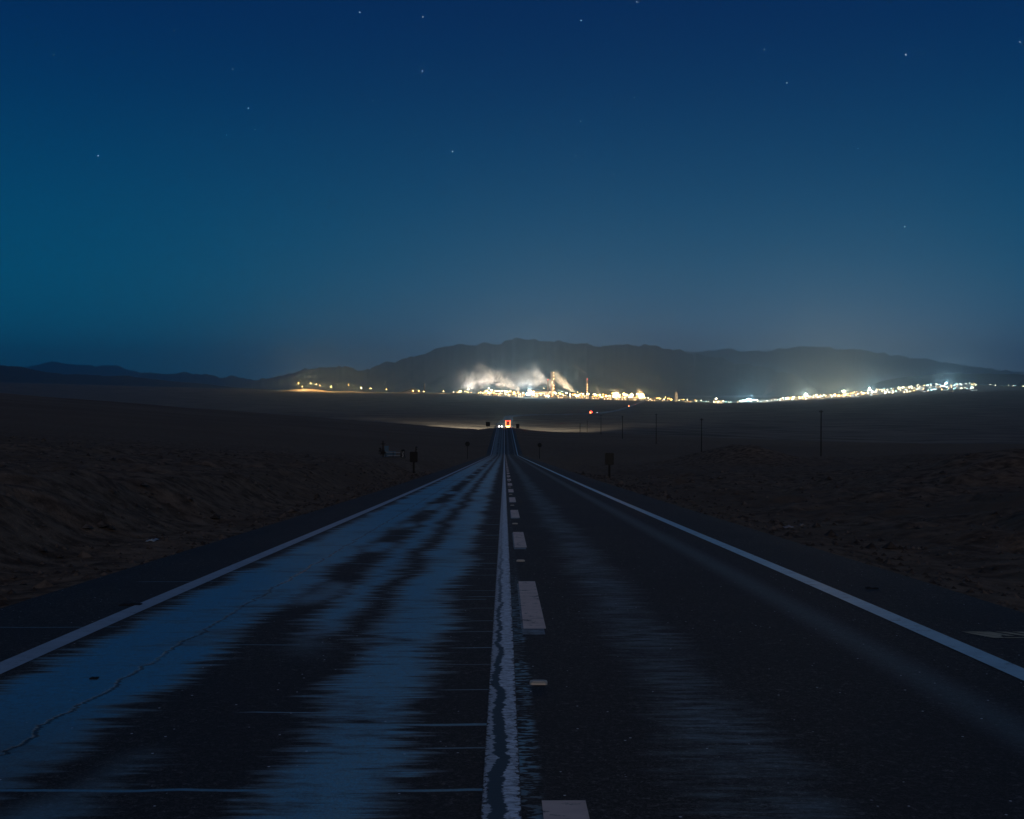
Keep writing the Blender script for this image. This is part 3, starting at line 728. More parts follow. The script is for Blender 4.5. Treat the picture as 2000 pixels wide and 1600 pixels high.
big(1850, 7800, 18, 11. * E9, (.8, 1, 1), e_teal, 'cold floodlight at the right end of the town', 3.)
# area lamps between the sheds; second row of masts added to light the steam
for (p, D, dz, I, c_) in ((975, 5760, 24, .8, AMB), (1003, 5880, 20, .9, AMB), (1062, 5900, 46, .5, WHITE), (1095, 5650, 18, .5, AMB), (1128, 5850, 30, 1.2, WARM), (1160, 5760, 20, .8, AMB), (1172, 5900, 18, .6, WARM), (1225, 5800, 24, 1.2, AMB), (1300, 5800, 18, .5, AMB),
                       (1002, 6100, 26, 14., (1, .80, .58)), (955, 6160, 36, 14., (1, .84, .68)), (915, 6160, 24, 8., WHITE), (1034, 6150, 26, 14., (.95, .95, .9)), (1062, 6130, 26, 7., WHITE), (1094, 6070, 20, 18., (1, .80, .50)), (1116, 6070, 12, 9., (1, .80, .50)), (1176, 6050, 8, 3., AMB)):
    x = at(p, D); r = empty('mast_real_or_added', (x, D, gz(x, D) - .3), 0, 'shed mast or added steam light ' + zone(p), 'light mast', 'tall light masts')
    b = MB(); b.tube((0, 0, 0), (0, 0, dz + 3.5), .5, .35, 6); b.build('pole', steel, r)
    b = MB(); b.lathe([(.6, dz + 3), (1.8, dz + 3.2), (1.8, dz + 4.2), (.6, dz + 4.6)], 8); b.build('lamp_head', e_amb, r)
    o = lamp((0, 0, dz + 7), I * E9 * .47, c_, 2.); o.parent = r

# ---------------------------------------------------------------- lit lamps of the mine, left
ML = [(583.5, 5650, 30, 1.), (591, 5600, 17, .9), (607, 5690, 26, .4), (618, 5640, 26, 1.1), (625, 5640, 22, .3), (647, 5370, 21, 1.0), (681, 5740, 28, .8), (706, 5440, 21, .9), (724, 5600, 21, .15), (755, 5560, 17, .35), (807, 5470, 9, .35), (866, 5390, 9, .35), (818, 5560, 10, .1), (828, 5600, 9, .08)]
MLL = ['tall lamp post at the left end of the biggest lit mound', 'low lamp post just right of the leftmost tall one', 'lamp post behind the middle of the biggest lit mound', 'bright lamp post at the right end of the biggest lit mound', 'thin lamp post right beside the bright mound-end lamp',
       'lamp post standing in the second lit pool from the left', 'leaning-looking lamp post on the third lit mound', 'lamp post in the widest flat lit pool', 'small lamp post right of the widest lit pool', 'lone lamp post midway between the wide pool and the ore heap',
       'low amber lamp below the ore heap', 'low lamp over the orange pool right of the short chimney', 'dim lamp at the right foot of the ore heap', 'dim lamp at the foot of the short dark chimney']
for i, (p, D, dz, I) in enumerate(ML):
    x = at(p, D); z = gz(x, D)
    r = empty('mine_lamp', (x, D, z - .3), 0, MLL[i], 'lamp post', 'mine lamp posts')
    b = MB(); b.tube((0, 0, 0), (0, 0, dz), .5, .35, 6); b.build('pole', conc, r)
    b = MB(); b.lathe([(.5, dz + .2), (1.6, dz + .6), (1.6, dz + 1.9), (.8, dz + 2.3)], 8); b.build('lamp_head', e_amb if i % 3 else e_warm, r)
    o = lamp((0, 0, dz + 5), I * 1.9 * E9, (1, .60, .22), 1.0); o.parent = r

# ---------------------------------------------------------------- THE TOWN, right
def house(px_, D, w, d, h, m, win, label, name='town_building', cat='building', group='buildings of the town'):
    x = at(px_, D); r = empty(name, (x, D, gz(x, D) - .8), rnd.uniform(-.3, .3), label, cat, group)
    b = MB(); b.box((0, 0, h / 2), (w, d, h)); b.build('wall', m, r)
    b = MB(); b.box((0, 0, h + .25), (w + .8, d + .8, .5)); b.box((w * .2, 0, h + 1.2), (w * .22, d * .3, 1.5)); b.build('roof', dark_roof, r)
    q = MB(); nf = max(1, int(h / 3.2)); nw = max(2, int(w / 4))
    for f_ in range(nf):
        for k in range(nw):
            if rnd.random() < .65: q.box((-w / 2 + (k + .5) * w / nw, -d / 2 - .05, 1.9 + f_ * 3.2), (w / nw * .5, .2, 1.5))
    if q.v: each(q, 'lit_window', win, r)
    return r
for k in range(64):
    t = k / 63; p = 1490 + 420 * t + rnd.uniform(-6, 6)
    D = rnd.uniform(6150, 7200 + 900 * t)
    big_ = rnd.random() < .3
    house(p, D, rnd.uniform(14, 34), rnd.uniform(10, 16), rnd.uniform(4, 7) if not big_ else rnd.uniform(9, 15), conc if rnd.random() < .6 else sheet, winm_w if (rnd.random() < (1 - t) + .15) else winm_c,
          ('tall town building ' if big_ else 'low town building ') + zone(p))
# long colonnaded shed row at the town's left end
x0 = at(1497, 6300); r = empty('row_shed', (x0, 6300, gz(x0, 6300) - .5), 0, 'long low shed with a row of dark posts right of the cold floodlight', 'shed')
b = MB(); b.box((0, 6, 5), (86, 8, 10)); b.build('wall', conc, r)
b = MB(); b.box((0, 0, 10.4), (90, 22, .8)); b.build('roof', dark_roof, r)
b = MB()
for k in range(18): b.box((-42.5 + 5 * k, -9, 5), (.9, .9, 10))
each(b, 'post', dark_roof, r)
lamp((x0, 6280, gz(x0, 6280) + 8), .25 * E9, (.8, 1, .95), 2)
TL = {'amber': 'amber street lamp', 'warm': 'yellow street lamp', 'white': 'white street lamp', 'cold': 'bluish street lamp'}
spec = []
sp(1395, 1415, 6, 5700, 6000, ['warm', 'white'], .5, 1.3)
sp(1400, 1450, 10, 5620, 6300, ['warm', 'white', 'cold'], .5, 1.)
sp(1446, 1482, 16, 5900, 6400, ['cold', 'cold', 'white'], .6, 1.5)
sp(1480, 1550, 24, 6100, 6700, ['cold', 'white', 'warm'], .5, 1.0)
sp(1535, 1640, 62, 6100, 7300, ['warm', 'white', 'warm', 'amber', 'cold'], .6, 1.4)
sp(1630, 1710, 44, 6200, 7600, ['amber', 'warm', 'white'], .6, 1.3)
sp(1695, 1800, 60, 6200, 8000, ['white', 'cold', 'white', 'warm'], .6, 1.3)
sp(1790, 1912, 60, 6300, 8300, ['white', 'cold', 'cold', 'warm'], .6, 1.3)
sp(1935, 2010, 9, 7600, 8600, ['white', 'cold'], .5, .9)
masts(spec, 'street_lamp', TL, 'street lamp', 'street lamps of the town', 9, 2.1)
for (p, D, dz, I, c_) in ((1530, 6400, 14, 1.5, WHITE), (1552, 6500, 14, 2.5, AMB), (1590, 6500, 14, 2.5, AMB), (1610, 6600, 14, 2., WARM), (1670, 7000, 14, 2., WARM), (1735, 6800, 14, 2., WHITE), (1760, 7200, 14, 1.6, WHITE), (1820, 7400, 14, 2., TEAL), (1880, 7400, 14, 2., TEAL)):
    x = at(p, D); r = empty('mast_real_or_added', (x, D, gz(x, D) - .3), 0, 'tall light mast ' + zone(p), 'light mast', 'tall town light masts')
    b = MB(); b.tube((0, 0, 0), (0, 0, dz + 3.5), .5, .35, 6); b.build('pole', steel, r)
    b = MB(); b.lathe([(.6, dz + 3), (1.8, dz + 3.2), (1.8, dz + 4.2), (.6, dz + 4.6)], 8); b.build('lamp_head', e_white, r)
    o = lamp((0, 0, dz + 7), I * E9 * .47, c_, 2.); o.parent = r

# ---------------------------------------------------------------- STEAM
def plume(px0, y0, px1, y1, D, r0, r1, dens, label, seed, fade=1.0, cut=.42, scale=1., col=(.93, .93, .93)):
    """a drifting body of steam: a closed hull round its axis, density thinning towards its rim and its far end"""
    p0 = Vector((at(px0, D), D, -(y0 - 765) / F * D)); p1 = Vector((at(px1, D), D + 60, -(y1 - 765) / F * D))
    L = (p1 - p0).length; n_ = 14; prof = []
    for k in range(n_ + 1):
        t = -.04 + 1.12 * k / n_; rr = (r0 + (r1 - r0) * max(t, 0) ** .8) * 1.35
        if k in (0, n_): rr *= .3
        prof.append((rr, L * t))
    b = MB().lathe(prof, 20, axis='z')
    nt_ = NT('steam'); t_ = nt_.t
    t_.nodes.remove(nt_.bsdf)
    tt = nt_.m_('DIVIDE', nt_.z, L)
    wv = nt_.t.nodes.new('ShaderNodeTexNoise'); nt_.set(wv.inputs['Vector'], nt_.P); wv.inputs['Scale'].default_value = 1.1 / r1 * scale; wv.inputs['Detail'].default_value = 2
    sub = t_.nodes.new('ShaderNodeVectorMath'); sub.operation = 'SUBTRACT'; t_.links.new(wv.outputs['Color'], sub.inputs[0]); sub.inputs[1].default_value = (.5, .5, .5)
    scl = t_.nodes.new('ShaderNodeVectorMath'); scl.operation = 'MULTIPLY'; t_.links.new(sub.outputs[0], scl.inputs[0]); scl.inputs[1].default_value = (r1 * 1.7, r1 * 1.7, r1 * 1.2)
    ad = t_.nodes.new('ShaderNodeVectorMath'); t_.links.new(nt_.P, ad.inputs[0]); t_.links.new(scl.outputs[0], ad.inputs[1])
    sx = t_.nodes.new('ShaderNodeSeparateXYZ'); t_.links.new(ad.outputs[0], sx.inputs[0])
    tcl = nt_.m_('MAXIMUM', tt, .001)
    rad = nt_.add(nt_.mul(nt_.m_('POWER', tcl, .8), r1 - r0), r0)
    wsc = nt_.m_('MINIMUM', nt_.mul(tcl, 3.), 1.)
    rx = nt_.mixf(wsc, nt_.x, sx.outputs[0]); ry = nt_.mixf(wsc, nt_.y, sx.outputs[1])
    rr = nt_.m_('DIVIDE', nt_.m_('SQRT', nt_.add(nt_.mul(rx, rx), nt_.mul(ry, ry))), rad)
    body = nt_.ss(rr, 1.0, .15)
    nz = nt_.noise(ad.outputs[0], scale * 3.6 / r1, 5, .62)
    bil = nt_.ss(nz, cut + .02, cut + .20)
    endf = nt_.m_('POWER', nt_.ss(tt, 1.02, .05), fade)
    dn = nt_.mul(nt_.mul(nt_.mul(body, bil), endf), nt_.ss(tt, -.03, .03))
    dn = nt_.mul(dn, nt_.m_('DIVIDE', r0 + .35 * (r1 - r0), rad))
    pv = t_.nodes.new('ShaderNodeVolumePrincipled'); pv.inputs['Color'].default_value = (*col, 1)
    pv.inputs['Anisotropy'].default_value = 0.2
    t_.links.new(nt_.mul(dn, dens), pv.inputs['Density']); t_.links.new(pv.outputs[0], nt_.out.inputs['Volume'])
    o = b.build('steam_plume', nt_.m); o.location = p0
    o.rotation_euler = (p1 - p0).to_track_quat('Z', 'Y').to_euler()
    return tag(o, label, 'steam', 'steam plumes over the plant')
plume(1015, 762, 922, 712, 6000, 15, 60, .10, 'big steam plume leaning left over the left half of the plant', 1, .7, .43)
plume(965, 738, 874, 744, 6080, 40, 78, .026, 'thin spread-out steam drifting off to the far left', 9, 1., .40)
plume(1080, 750, 1012, 722, 6030, 24, 46, .050, 'broad steam cloud left of the dark slim chimney', 2, .6, .43)
plume(1050, 752, 955, 722, 6110, 30, 52, .011, 'pale veil of steam joining the big plume and the broad cloud', 31, .7, .38)
plume(1124, 768, 1080, 726, 5960, 6, 36, .14, 'dense cone of steam right of the lattice tower, brightly lit', 3, .5, .38)
plume(1203, 779, 1206, 760, 5500, 15, 26, .035, 'small steam puff shaped as glare round the first big amber floodlight', 21, .6, .36)  # this puff and the next are shaped round lamps to stand in for glare
plume(1253, 779, 1250, 760, 5500, 15, 26, .035, 'small steam puff shaped as glare round the second big amber floodlight', 22, .6, .36)
plume(1060, 738, 1035, 708, 6100, 22, 36, .03, 'faint steam behind the lattice tower', 10, .8, .38)
plume(1173, 775, 1166, 753, 5900, 5, 13, .07, 'small bright puff of steam right of the slim lit chimney', 4, .5, .36)
plume(1183, 776, 1187, 757, 5880, 5, 11, .03, 'fainter puff of steam beside the first big amber floodlight', 5, .8, .4)
plume(1147, 731, 1118, 710, 6050, 2.5, 16, .03, 'thin smoke trailing left from the slim lit chimney', 6, .8, .36)
plume(1490, 775, 1522, 742, 6500, 5, 34, .012, 'faint smoke rising at the left end of the town', 7, .7, .36)

# ---------------------------------------------------------------- VEHICLES
glass = plain('dark_glass', (.02, .02, .025), .15); tyre_m = plain('tyre_rubber', (.02, .02, .02), .9); rim_m = plain('rim_metal', (.3, .3, .3), .4, .8)
red_e = emit('tail_light_red', (1, .035, .02), 45); red_e2 = emit('trail_glow_red', (1, .10, .03), 9); org_e = emit('trail_glow_amber', (1, .45, .1), 25); head_e = emit('headlight_white', (1, .95, .85), 60)
def wheel(parent, x, y, r, w):
    o = MB().lathe([(r * .6, -w / 2), (r * .95, -w / 2), (r, -w / 2 + .05), (r, w / 2 - .05), (r * .95, w / 2), (r * .6, w / 2)], 18, (x, y, r), 'x').build('wheel', tyre_m, parent)
    MB().lathe([(r * .55, -w / 2 - .01), (r * .58, 0), (r * .55, w / 2 + .01)], 12, (x, y, r), 'x').build('rim', rim_m, o)
def truck(loc, rz, label, body=(.25, .24, .22), side_trails=False, pow_=1.):
    r = empty('truck', loc, rz, label, 'truck', 'vehicles on the road')
    pm = plain('trailer_paint', body, .5)
    MB().box((0, -2.2, 2.35), (2.5, 9.4, 2.6)).build('cargo_box', pm, r)
    b = MB(); b.box((0, -1.6, .88), (.9, 10.2, .3)); b.box((0, -6.95, .62), (2.3, .12, .16)); b.build('chassis', steel, r)
    for s in (-1, 1): MB().box((s * .62, -6.93, 2.35), (1.18, .06, 2.45)).build('door', pm, r)
    b = MB(); b.add([(-1.2, 2.7, .7), (1.2, 2.7, .7), (1.2, 4.7, .7), (-1.2, 4.7, .7), (-1.15, 2.7, 3.1), (1.15, 2.7, 3.1), (1.15, 4.2, 3.1), (-1.15, 4.2, 3.1), (-1.2, 4.7, 1.9), (1.2, 4.7, 1.9)],
                    [(0, 3, 2, 1), (0, 1, 5, 4), (4, 5, 6, 7), (7, 6, 9, 8), (8, 9, 2, 3), (0, 4, 7, 8, 3), (1, 2, 9, 6, 5)]); b.build('cab', pm, r)
    MB().add([(-1.0, 4.735, 2.0), (1.0, 4.735, 2.0), (.98, 4.29, 2.95), (-.98, 4.29, 2.95)], [(0, 1, 2, 3)]).build('windscreen', glass, r)
    for y_ in (-5.4, -4.2, 3.7):
        for s in (-1, 1): wheel(r, s * 1.05, y_, .5, .34)
    for s in (-1, 1):
        MB().box((s * .98, -7.02, 1.02), (.42, .06, .34)).build('tail_light', red_e, r)
        MB().box((s * 1.02, -7.0, 2.35), (.34, .05, 2.5)).build('trail_strip', red_e2, r)  # added strip standing in for the red trail of the tail lights
        MB().box((s * .85, 4.74, 1.0), (.4, .08, .25)).build('headlight', head_e, r)
    MB().box((0, -7.03, .80), (1.5, .06, .42)).build('trail_bar', org_e, r)  # added bar standing in for the amber foot of the light trail
    b = MB()
    for k in range(5): b.box(((k - 2) * .45, -7.0, 3.58), (.18, .05, .1))
    each(b, 'marker_lamp', red_e, r)
    if side_trails:
        for s in (-1, 1): MB().box((s * 1.27, -2.2, 3.5), (.05, 9.0, .22)).build('side_marker', red_e, r); MB().box((s * 1.27, -2.2, 1.2), (.05, 9.0, .2)).build('side_marker', red_e, r)  # added strips standing in for the red light streaks of a moving vehicle
    return r
zt = float(Rz(568))
tk = truck((1.75, 566, zt), 0, 'tall truck with glowing red tail lights driving away over the crest of the road', pow_=1.)
lamp((1.75, 558.2, zt + 2.0), 40, (1, .04, .02), .3)
# headlights of the truck and of the oncoming car
for (xx, yy, zz, rot, P_, c_, ang) in ((1.0, 585, Rz(585) + 2.2, 0, 1.0, (1, .93, .70), 38), (2.6, 585, Rz(585) + 2.2, 0, 1.0, (1, .93, .70), 38)):
    d = bpy.data.lights.new('headlight_beam', 'SPOT'); d.energy = P_ * 1.0e7; d.color = c_; d.spot_size = R(ang); d.spot_blend = .6; d.shadow_soft_size = .3
    o = bpy.data.objects.new('headlight_beam', d); COL.objects.link(o); o.location = (xx, yy, float(zz)); o.rotation_euler = (R(87.2), 0, R(rot))
def car(loc, rz, label, colr=(.2, .2, .22), front_on=True, s=1.):
    r = empty('car', loc, rz, label, 'car', 'vehicles on the road')
    pm = plain('car_paint', colr, .35, .3)
    pr = [(-2.1, .45), (-2.15, .85), (-1.9, 1.0), (-1.2, 1.05), (-.7, 1.48), (.6, 1.5), (1.2, 1.1), (2.0, .92), (2.15, .7), (2.1, .4)]
    def sec(w, pr): return [(w, y_, z_) for y_, z_ in pr]
    n_ = len(pr); v = sec(-.85, pr) + sec(.85, pr)
    f_ = [(i, (i + 1) % n_, n_ + (i + 1) % n_, n_ + i) for i in range(n_)] + [tuple(range(n_))[::-1], tuple(range(n_, 2 * n_))]
    MB().add(v, f_).build('body', pm, r)
    b = MB()
    b.add([(-.7, 1.23, 1.12), (.7, 1.23, 1.12), (.65, .66, 1.44), (-.65, .66, 1.44)], [(0, 1, 2, 3)]); b.add([(-.7, -1.22, 1.1), (.7, -1.22, 1.1), (.65, -.74, 1.44), (-.65, -.74, 1.44)], [(3, 2, 1, 0)])
    for sg in (-1, 1): b.add([(sg * .86, -1.0, 1.08), (sg * .86, 1.0, 1.12), (sg * .86, .55, 1.42), (sg * .86, -.65, 1.42)], [(0, 1, 2, 3)])
    each(b, 'window', glass, r)
    for y_ in (-1.3, 1.35):
        for sg in (-1, 1): wheel(r, sg * .8, y_, .33, .2)
    for sg in (-1, 1):
        MB().lathe([(.05, 2.0), (.17, 2.1), (.17, 2.18), (.05, 2.2)], 10, (sg * .62, 0, .74), 'y').build('headlight', head_e, r)
        MB().box((sg * .68, -2.14, .86), (.3, .06, .16)).build('tail_light', red_e, r)
    return r
car((-1.9, 574, float(Rz(574))), math.pi, 'car with white headlights coming up over the crest beside the truck')
l_, a_ = far_road_at(1960); truck(l_, a_, 'truck with long red light-trail strips on the far bend of the road', side_trails=True)
l_, a_ = far_road_at(2040); car(l_, a_ + math.pi, 'car with headlights following behind the truck on the far bend')
l_, a_ = far_road_at(2850); truck((l_[0], l_[1], l_[2] + .3), a_, 'truck with red lights nearest to the plant on the climbing road', side_trails=True)
l_, a_ = far_road_at(3300); car(l_, a_, 'car close behind the plant-bound truck on the climbing road')
for (p, y_, lab) in ((1411, 767, 'vehicle light on the dark slope above the stepped works'), (1477, 754, 'vehicle light on the dark slope above the cold floodlight'), (1871, 747, 'vehicle light at the top edge of the town'), (1942, 740, 'lone vehicle light on the slope right of the town')):
    pass

# ---------------------------------------------------------------- ROADSIDE
wood = plain('weathered_pole_wood', (.012, .010, .009), .9); sign_back = plain('sign_back', (.004, .004, .0045), .8)
# utility poles
PL = 'bare utility pole'
rows_ = [(1605, 217, 9.2, 'nearest and tallest-looking bare utility pole, rising from behind the mounds'), (1371, 284, 9.2, 'second utility pole from the road mounds, left of the tallest one'), (1282, 373, 9.0, 'third utility pole, right of the middle of the row'),
         (1216, 448, 9.0, 'fourth utility pole, below the truck near the plant'), (1174, 530, 9.0, 'fifth utility pole of the row, short and faint'), (1147, 630, 9.0, 'sixth utility pole of the row, hardly visible'), (1133, 556, 4.6, 'shortest pole of the row, nearest to the lit strip of plain')]
for (p, D, h, lab) in rows_:
    x = at(p, D); z = gz(x, D)
    base_y = {217: 909, 284: 893, 373: 862}.get(D)
    r = empty('utility_pole', (x, D, z), rnd.uniform(-.1, .1), lab, 'utility pole', 'utility poles along the right of the road')
    k_ = .11 if D < 400 else .13
    top = h
    if base_y: top = max(h, -(base_y - (93 if D == 217 else 71 if D == 284 else 54) - 765) / F * D - z)
    MB().tube((0, 0, -.6), (0, 0, top), k_ * 1.25, k_ * .85, 8).build('pole', wood, r)
    b = MB(); b.tube((-.35, 0, top - .35), (.35, 0, top - .35), .05, n=5)
    for s in (-.3, .3): b.lathe([(.05, top - .35), (.07, top - .2), (.03, top - .12)], 6, (s, 0, 0))
    b.build('crossarm', wood, r)
# rectangular signs seen from behind
def rect_sign(px_, D, w, h, top, label, front=None, extra=False):
    x = at(px_, D); z = gz(x, D); r = empty('road_sign', (x, D, z), rnd.uniform(-.05, .05), label, 'road sign', 'road signs')
    MB().box((0, .05, (top - h * .5) / 2 - .1), (.13, .10, top - h * .5 + .2)).build('post', sign_back, r)
    pb = MB(); c_ = .05
    pts = [(-w / 2 + c_, -h / 2), (w / 2 - c_, -h / 2), (w / 2, -h / 2 + c_), (w / 2, h / 2 - c_), (w / 2 - c_, h / 2), (-w / 2 + c_, h / 2), (-w / 2, h / 2 - c_), (-w / 2, -h / 2 + c_)]
    v = [(a, -.012, top - h / 2 + b_) for a, b_ in pts] + [(a, -.03, top - h / 2 + b_) for a, b_ in pts]
    pb.add(v, [tuple(range(8)), tuple(range(8, 16))[::-1]] + [(i, i + 8, (i + 1) % 8 + 8, (i + 1) % 8) for i in range(8)]); pb.build('panel', front or sign_back, r)
    if extra:
        e = MB(); zz = top
        pts = [(.10, 0), (.12, .18), (.10, .30), (.18, .36), (.28, .33), (.27, .28), (.17, .28), (.19, .2), (.26, .16), (.18, .12), (.19, 0)]
        v = [(a, .0, zz + b_) for a, b_ in pts] + [(a, .03, zz + b_) for a, b_ in pts]; n_ = len(pts)
        e.add(v, [tuple(range(n_)), tuple(range(n_, 2 * n_))[::-1]] + [(i, i + n_, (i + 1) % n_ + n_, (i + 1) % n_) for i in range(n_)]); e.build('bent_bracket', sign_back, r)
    return r
gp = plain('green_sign_face', (.0008, .004, .0036), .6)
rect_sign(1190.5, 70, .54, .74, 1.62, 'small dark green board on a post at the right roadside', gp)
rect_sign(808, 79, .54, .72, 1.52, 'small dark board on a post at the left roadside with a bent bracket on top', None, True)
rect_sign(953, 565, 2.1, 2.2, 3.4, 'square sign seen from behind left of the crest of the road')
rect_sign(1011, 560, 1.6, 2.2, 2.4, 'square sign seen from behind right of the crest of the road')
def disc_sign(px_, D, dia, top, label, m, pm=None, group='road signs'):
    x = at(px_, D); z = gz(x, D); r = empty('round_sign', (x, D, z), 0, label, 'road sign', group)
    MB().tube((0, .04, -.3), (0, .04, top - .1), .05 if D < 400 else .12, n=8).build('post', pm or sign_back, r)
    MB().lathe([(dia / 2 - .02, -.02), (dia / 2, -.01), (dia / 2, .0), (dia / 2 - .02, .01)], 24, (0, 0, top - dia / 2), 'y').build('disc', m, r)
    return r
disc_sign(913, 202, .84, 3.05, 'round sign on a thin post at the left edge of the road', sign_back)
disc_sign(1054, 214, .80, 2.95, 'round sign on a thin post at the right edge of the road', sign_back)
refl = emit('reflector_white', (1, .95, .85), 2.2)
refl = plain('white_sign_face', (.8, .8, .8), .5)
wp = plain('white_post', (.75, .75, .72), .6)
disc_sign(1000.4, 586, .85, 2.2, 'white round sign lit up right of the crest', refl, wp)
disc_sign(971.5, 588, .8, 2.2, 'white round sign lit up left of the crest', refl, wp)
gb = MB()
for s, lab in ((-1, 'low steel guard rail on the left just past the crest'), (1, 'low steel guard rail on the right just past the crest')):
    r = empty('guard_rail', (0, 0, 0), 0, lab, 'guard rail', 'guard rails at the crest')
    b = MB(); p_ = MB()
    for k in range(6):
        D0 = 576 + 5 * k; xx = s * (5.4 + .55 * k); z0 = gz(xx, D0); z1 = gz(s * (5.4 + .55 * (k + 1)), D0 + 5)
        p_.box((xx, D0, z0 + .35), (.15, .15, .9))
        if k < 5: b.add([(xx, D0, z0 + .5), (xx + s * .55, D0 + 5, z1 + .5), (xx + s * .55, D0 + 5, z1 + .82), (xx, D0, z0 + .82), (xx, D0 - .06, z0 + .5), (xx + s * .55, D0 + 4.94, z1 + .5), (xx + s * .55, D0 + 4.94, z1 + .82), (xx, D0 - .06, z0 + .82)], [(0, 1, 2, 3), (7, 6, 5, 4), (3, 2, 6, 7), (0, 4, 5, 1)])
    b.build('rail', rim_m, r); each(p_, 'post', steel, r)
# raised road studs
stud_m = plain('stud_plastic', (.42, .38, .30), .35); lens_m = plain('stud_lens', (.75, .65, .5), .12)
first = None
for k in range(0, 16):
    D = 7.42 + 8.2 * k; z = float(Rz(D)) + .001
    if first is None:
        first = empty('road_stud', (.222, D, z), R(-2), 'nearest raised reflector stud, large between two dashes', 'road stud', 'reflector studs in the dashed line')
        v = []; 
        for (zz, ax_, ay_) in ((0, .058, .045), (.012, .055, .040), (.020, .040, .020)):
            v += [(-ax_, -ay_ * .75, zz), (-ax_ * .85, -ay_, zz), (ax_ * .85, -ay_, zz), (ax_, -ay_ * .75, zz), (ax_, ay_ * .75, zz), (ax_ * .85, ay_, zz), (-ax_ * .85, ay_, zz), (-ax_, ay_ * .75, zz)]
        f_ = [(l * 8 + i, l * 8 + (i + 1) % 8, (l + 1) * 8 + (i + 1) % 8, (l + 1) * 8 + i) for l in range(2) for i in range(8)] + [tuple(range(16, 24))]
        MB().add(v, f_).build('body', stud_m, first)
        MB().add([(-.044, -.0455, .004), (.044, -.0455, .004), (.038, -.024, .0195), (-.038, -.024, .0195)], [(0, 1, 2, 3)]).build('lens', lens_m, first)
        ft = tree_of(first); continue
    copy_tree(first, ft, (.222, D, z), rz=R(rnd.uniform(-4, 4)), label={1: 'second nearest raised reflector stud in the dashed line', 2: 'third nearest raised reflector stud in the dashed line'}.get(k, f'{["fourth", "fifth", "sixth", "seventh", "eighth", "ninth", "tenth", "eleventh", "twelfth", "thirteenth", "fourteenth", "fifteenth", "sixteenth"][min(k, 15) - 3]} nearest reflector stud in the dashed line'))
# roadside shrine on the left: post with wreath, low railing, bluish panel, bright-ribboned post
xs_ = at(768, 118); zs = gz(xs_, 118) - .05
sh = empty('roadside_shrine', (xs_, 118, zs), R(4), 'small roadside shrine with a low railing and blue panel on the left verge', 'shrine')
bl = plain('blue_painted_panel', (.03, .10, .17), .5); dk = plain('dark_wood', (.010, .010, .010), .9); pale = plain('pale_rail_paint', (.30, .33, .36), .5); rib = plain('white_ribbon', (.6, .62, .6), .6)
b = MB(); b.tube((-1.05, 0, 0), (-1.05, 0, 1.75), .06, n=6); b.box((-1.05, 0, 1.42), (.5, .06, .08)); b.build('cross_post', dk, sh)
b = MB()
for k in range(60):
    a = rnd.uniform(0, 6.28); rr = rnd.uniform(.05, .3); b.box((-1.15 + rr * math.cos(a), rnd.uniform(-.2, .2), .45 + .5 * abs(math.sin(a * 3)) * rnd.random() + rr * .6 * math.sin(a)), (rnd.uniform(.05, .16), .1, rnd.uniform(.05, .16)))
b.build('dry_wreath', dk, sh)
b = MB(); b.box((-.68, .05, .62), (.42, .05, 1.2)); b.box((-.1, .06, .42), (.75, .05, .5)); each(b, 'panel', bl, sh)
b = MB(); b.tube((-.75, -.3, .60), (.75, -.3, .52), .028, n=6); b.tube((-.6, -.3, .25), (.75, -.3, .24), .022, n=6); each(b, 'rail', pale, sh)
b = MB()
for xx in (-.75, 0, .75): b.tube((xx, -.3, 0), (xx, -.3, .62), .03, n=6)
each(b, 'post', dk, sh)
b = MB(); b.lathe([(.16, 0), (.2, .2), (.12, .55), (.2, .8), (.08, .85)], 9, (1.0, -.1, 0)); b.build('urn', dk, sh)
b = MB(); b.tube((.96, -.3, .05), (1.02, -.3, .25), .03, n=5); b.tube((1.02, -.3, .25), (.98, -.3, .42), .03, n=5); b.tube((.98, -.3, .42), (1.05, -.3, .66), .025, n=5); b.build('ribbon', rib, sh)
b = MB(); b.box((0, 0, .02), (2.6, 1.1, .14)); b.build('plinth', plain('shrine_plinth', (.05, .055, .055), .9), sh)
# litter
def rag(x, y, w, l, h, name, label, cat, m, seed, rz=0.):
    rs = random.Random(seed); n1, n2 = 12, 9; v = []; f_ = []
    for i in range(n1):
        for j in range(n2):
            u, t = i / (n1 - 1) * 2 - 1, j / (n2 - 1) * 2 - 1
            e = max(0, 1 - (u * u + t * t) * .55)
            q = float(fbm(np.array([u * 1.7 + seed]), np.array([t * 1.7]), 3, seed)[0])
            v.append((u * w / 2 * (1 + .15 * q), t * l / 2 * (1 + .2 * q), max(.004, h * e * (.55 + 1.1 * q))))
    for i in range(n1 - 1):
        for j in range(n2 - 1): a = i * n2 + j; f_.append((a, a + n2, a + n2 + 1, a + 1))
    o = MB().add(v, f_).build(name, m, smooth=True); o.location = (x, y, gz(x, y) + .01); o.rotation_euler = (0, 0, rz)
    md = o.modifiers.new('thickness', 'SOLIDIFY'); md.thickness = .006
    return tag(o, label, cat)
white = plain('dirty_white_plastic', (.30, .36, .40), .6)
rag(at(298, 19.), 19., .15, .30, .035, 'plastic_scrap', 'crumpled white plastic scrap on the dirt left of the road', 'litter', white, 3)
rag(at(1541, 24.5), 24.5, .22, .25, .06, 'plastic_bag', 'crumpled grey plastic bag lying on the dirt right of the road', 'litter', plain('grey_plastic', (.20, .20, .22), .6), 5)
rag(at(1569, 27.), 27., .13, .16, .07, 'paper_scrap', 'small pale paper scrap just behind the plastic bag', 'litter', plain('pale_paper', (.24, .21, .19), .8), 8)
rag(at(724, 41.), 41., .2, .2, .04, 'can_scrap', 'small pale scrap at the left edge of the asphalt, far up the road', 'litter', plain('dull_tin', (.2, .17, .14), .5), 9)
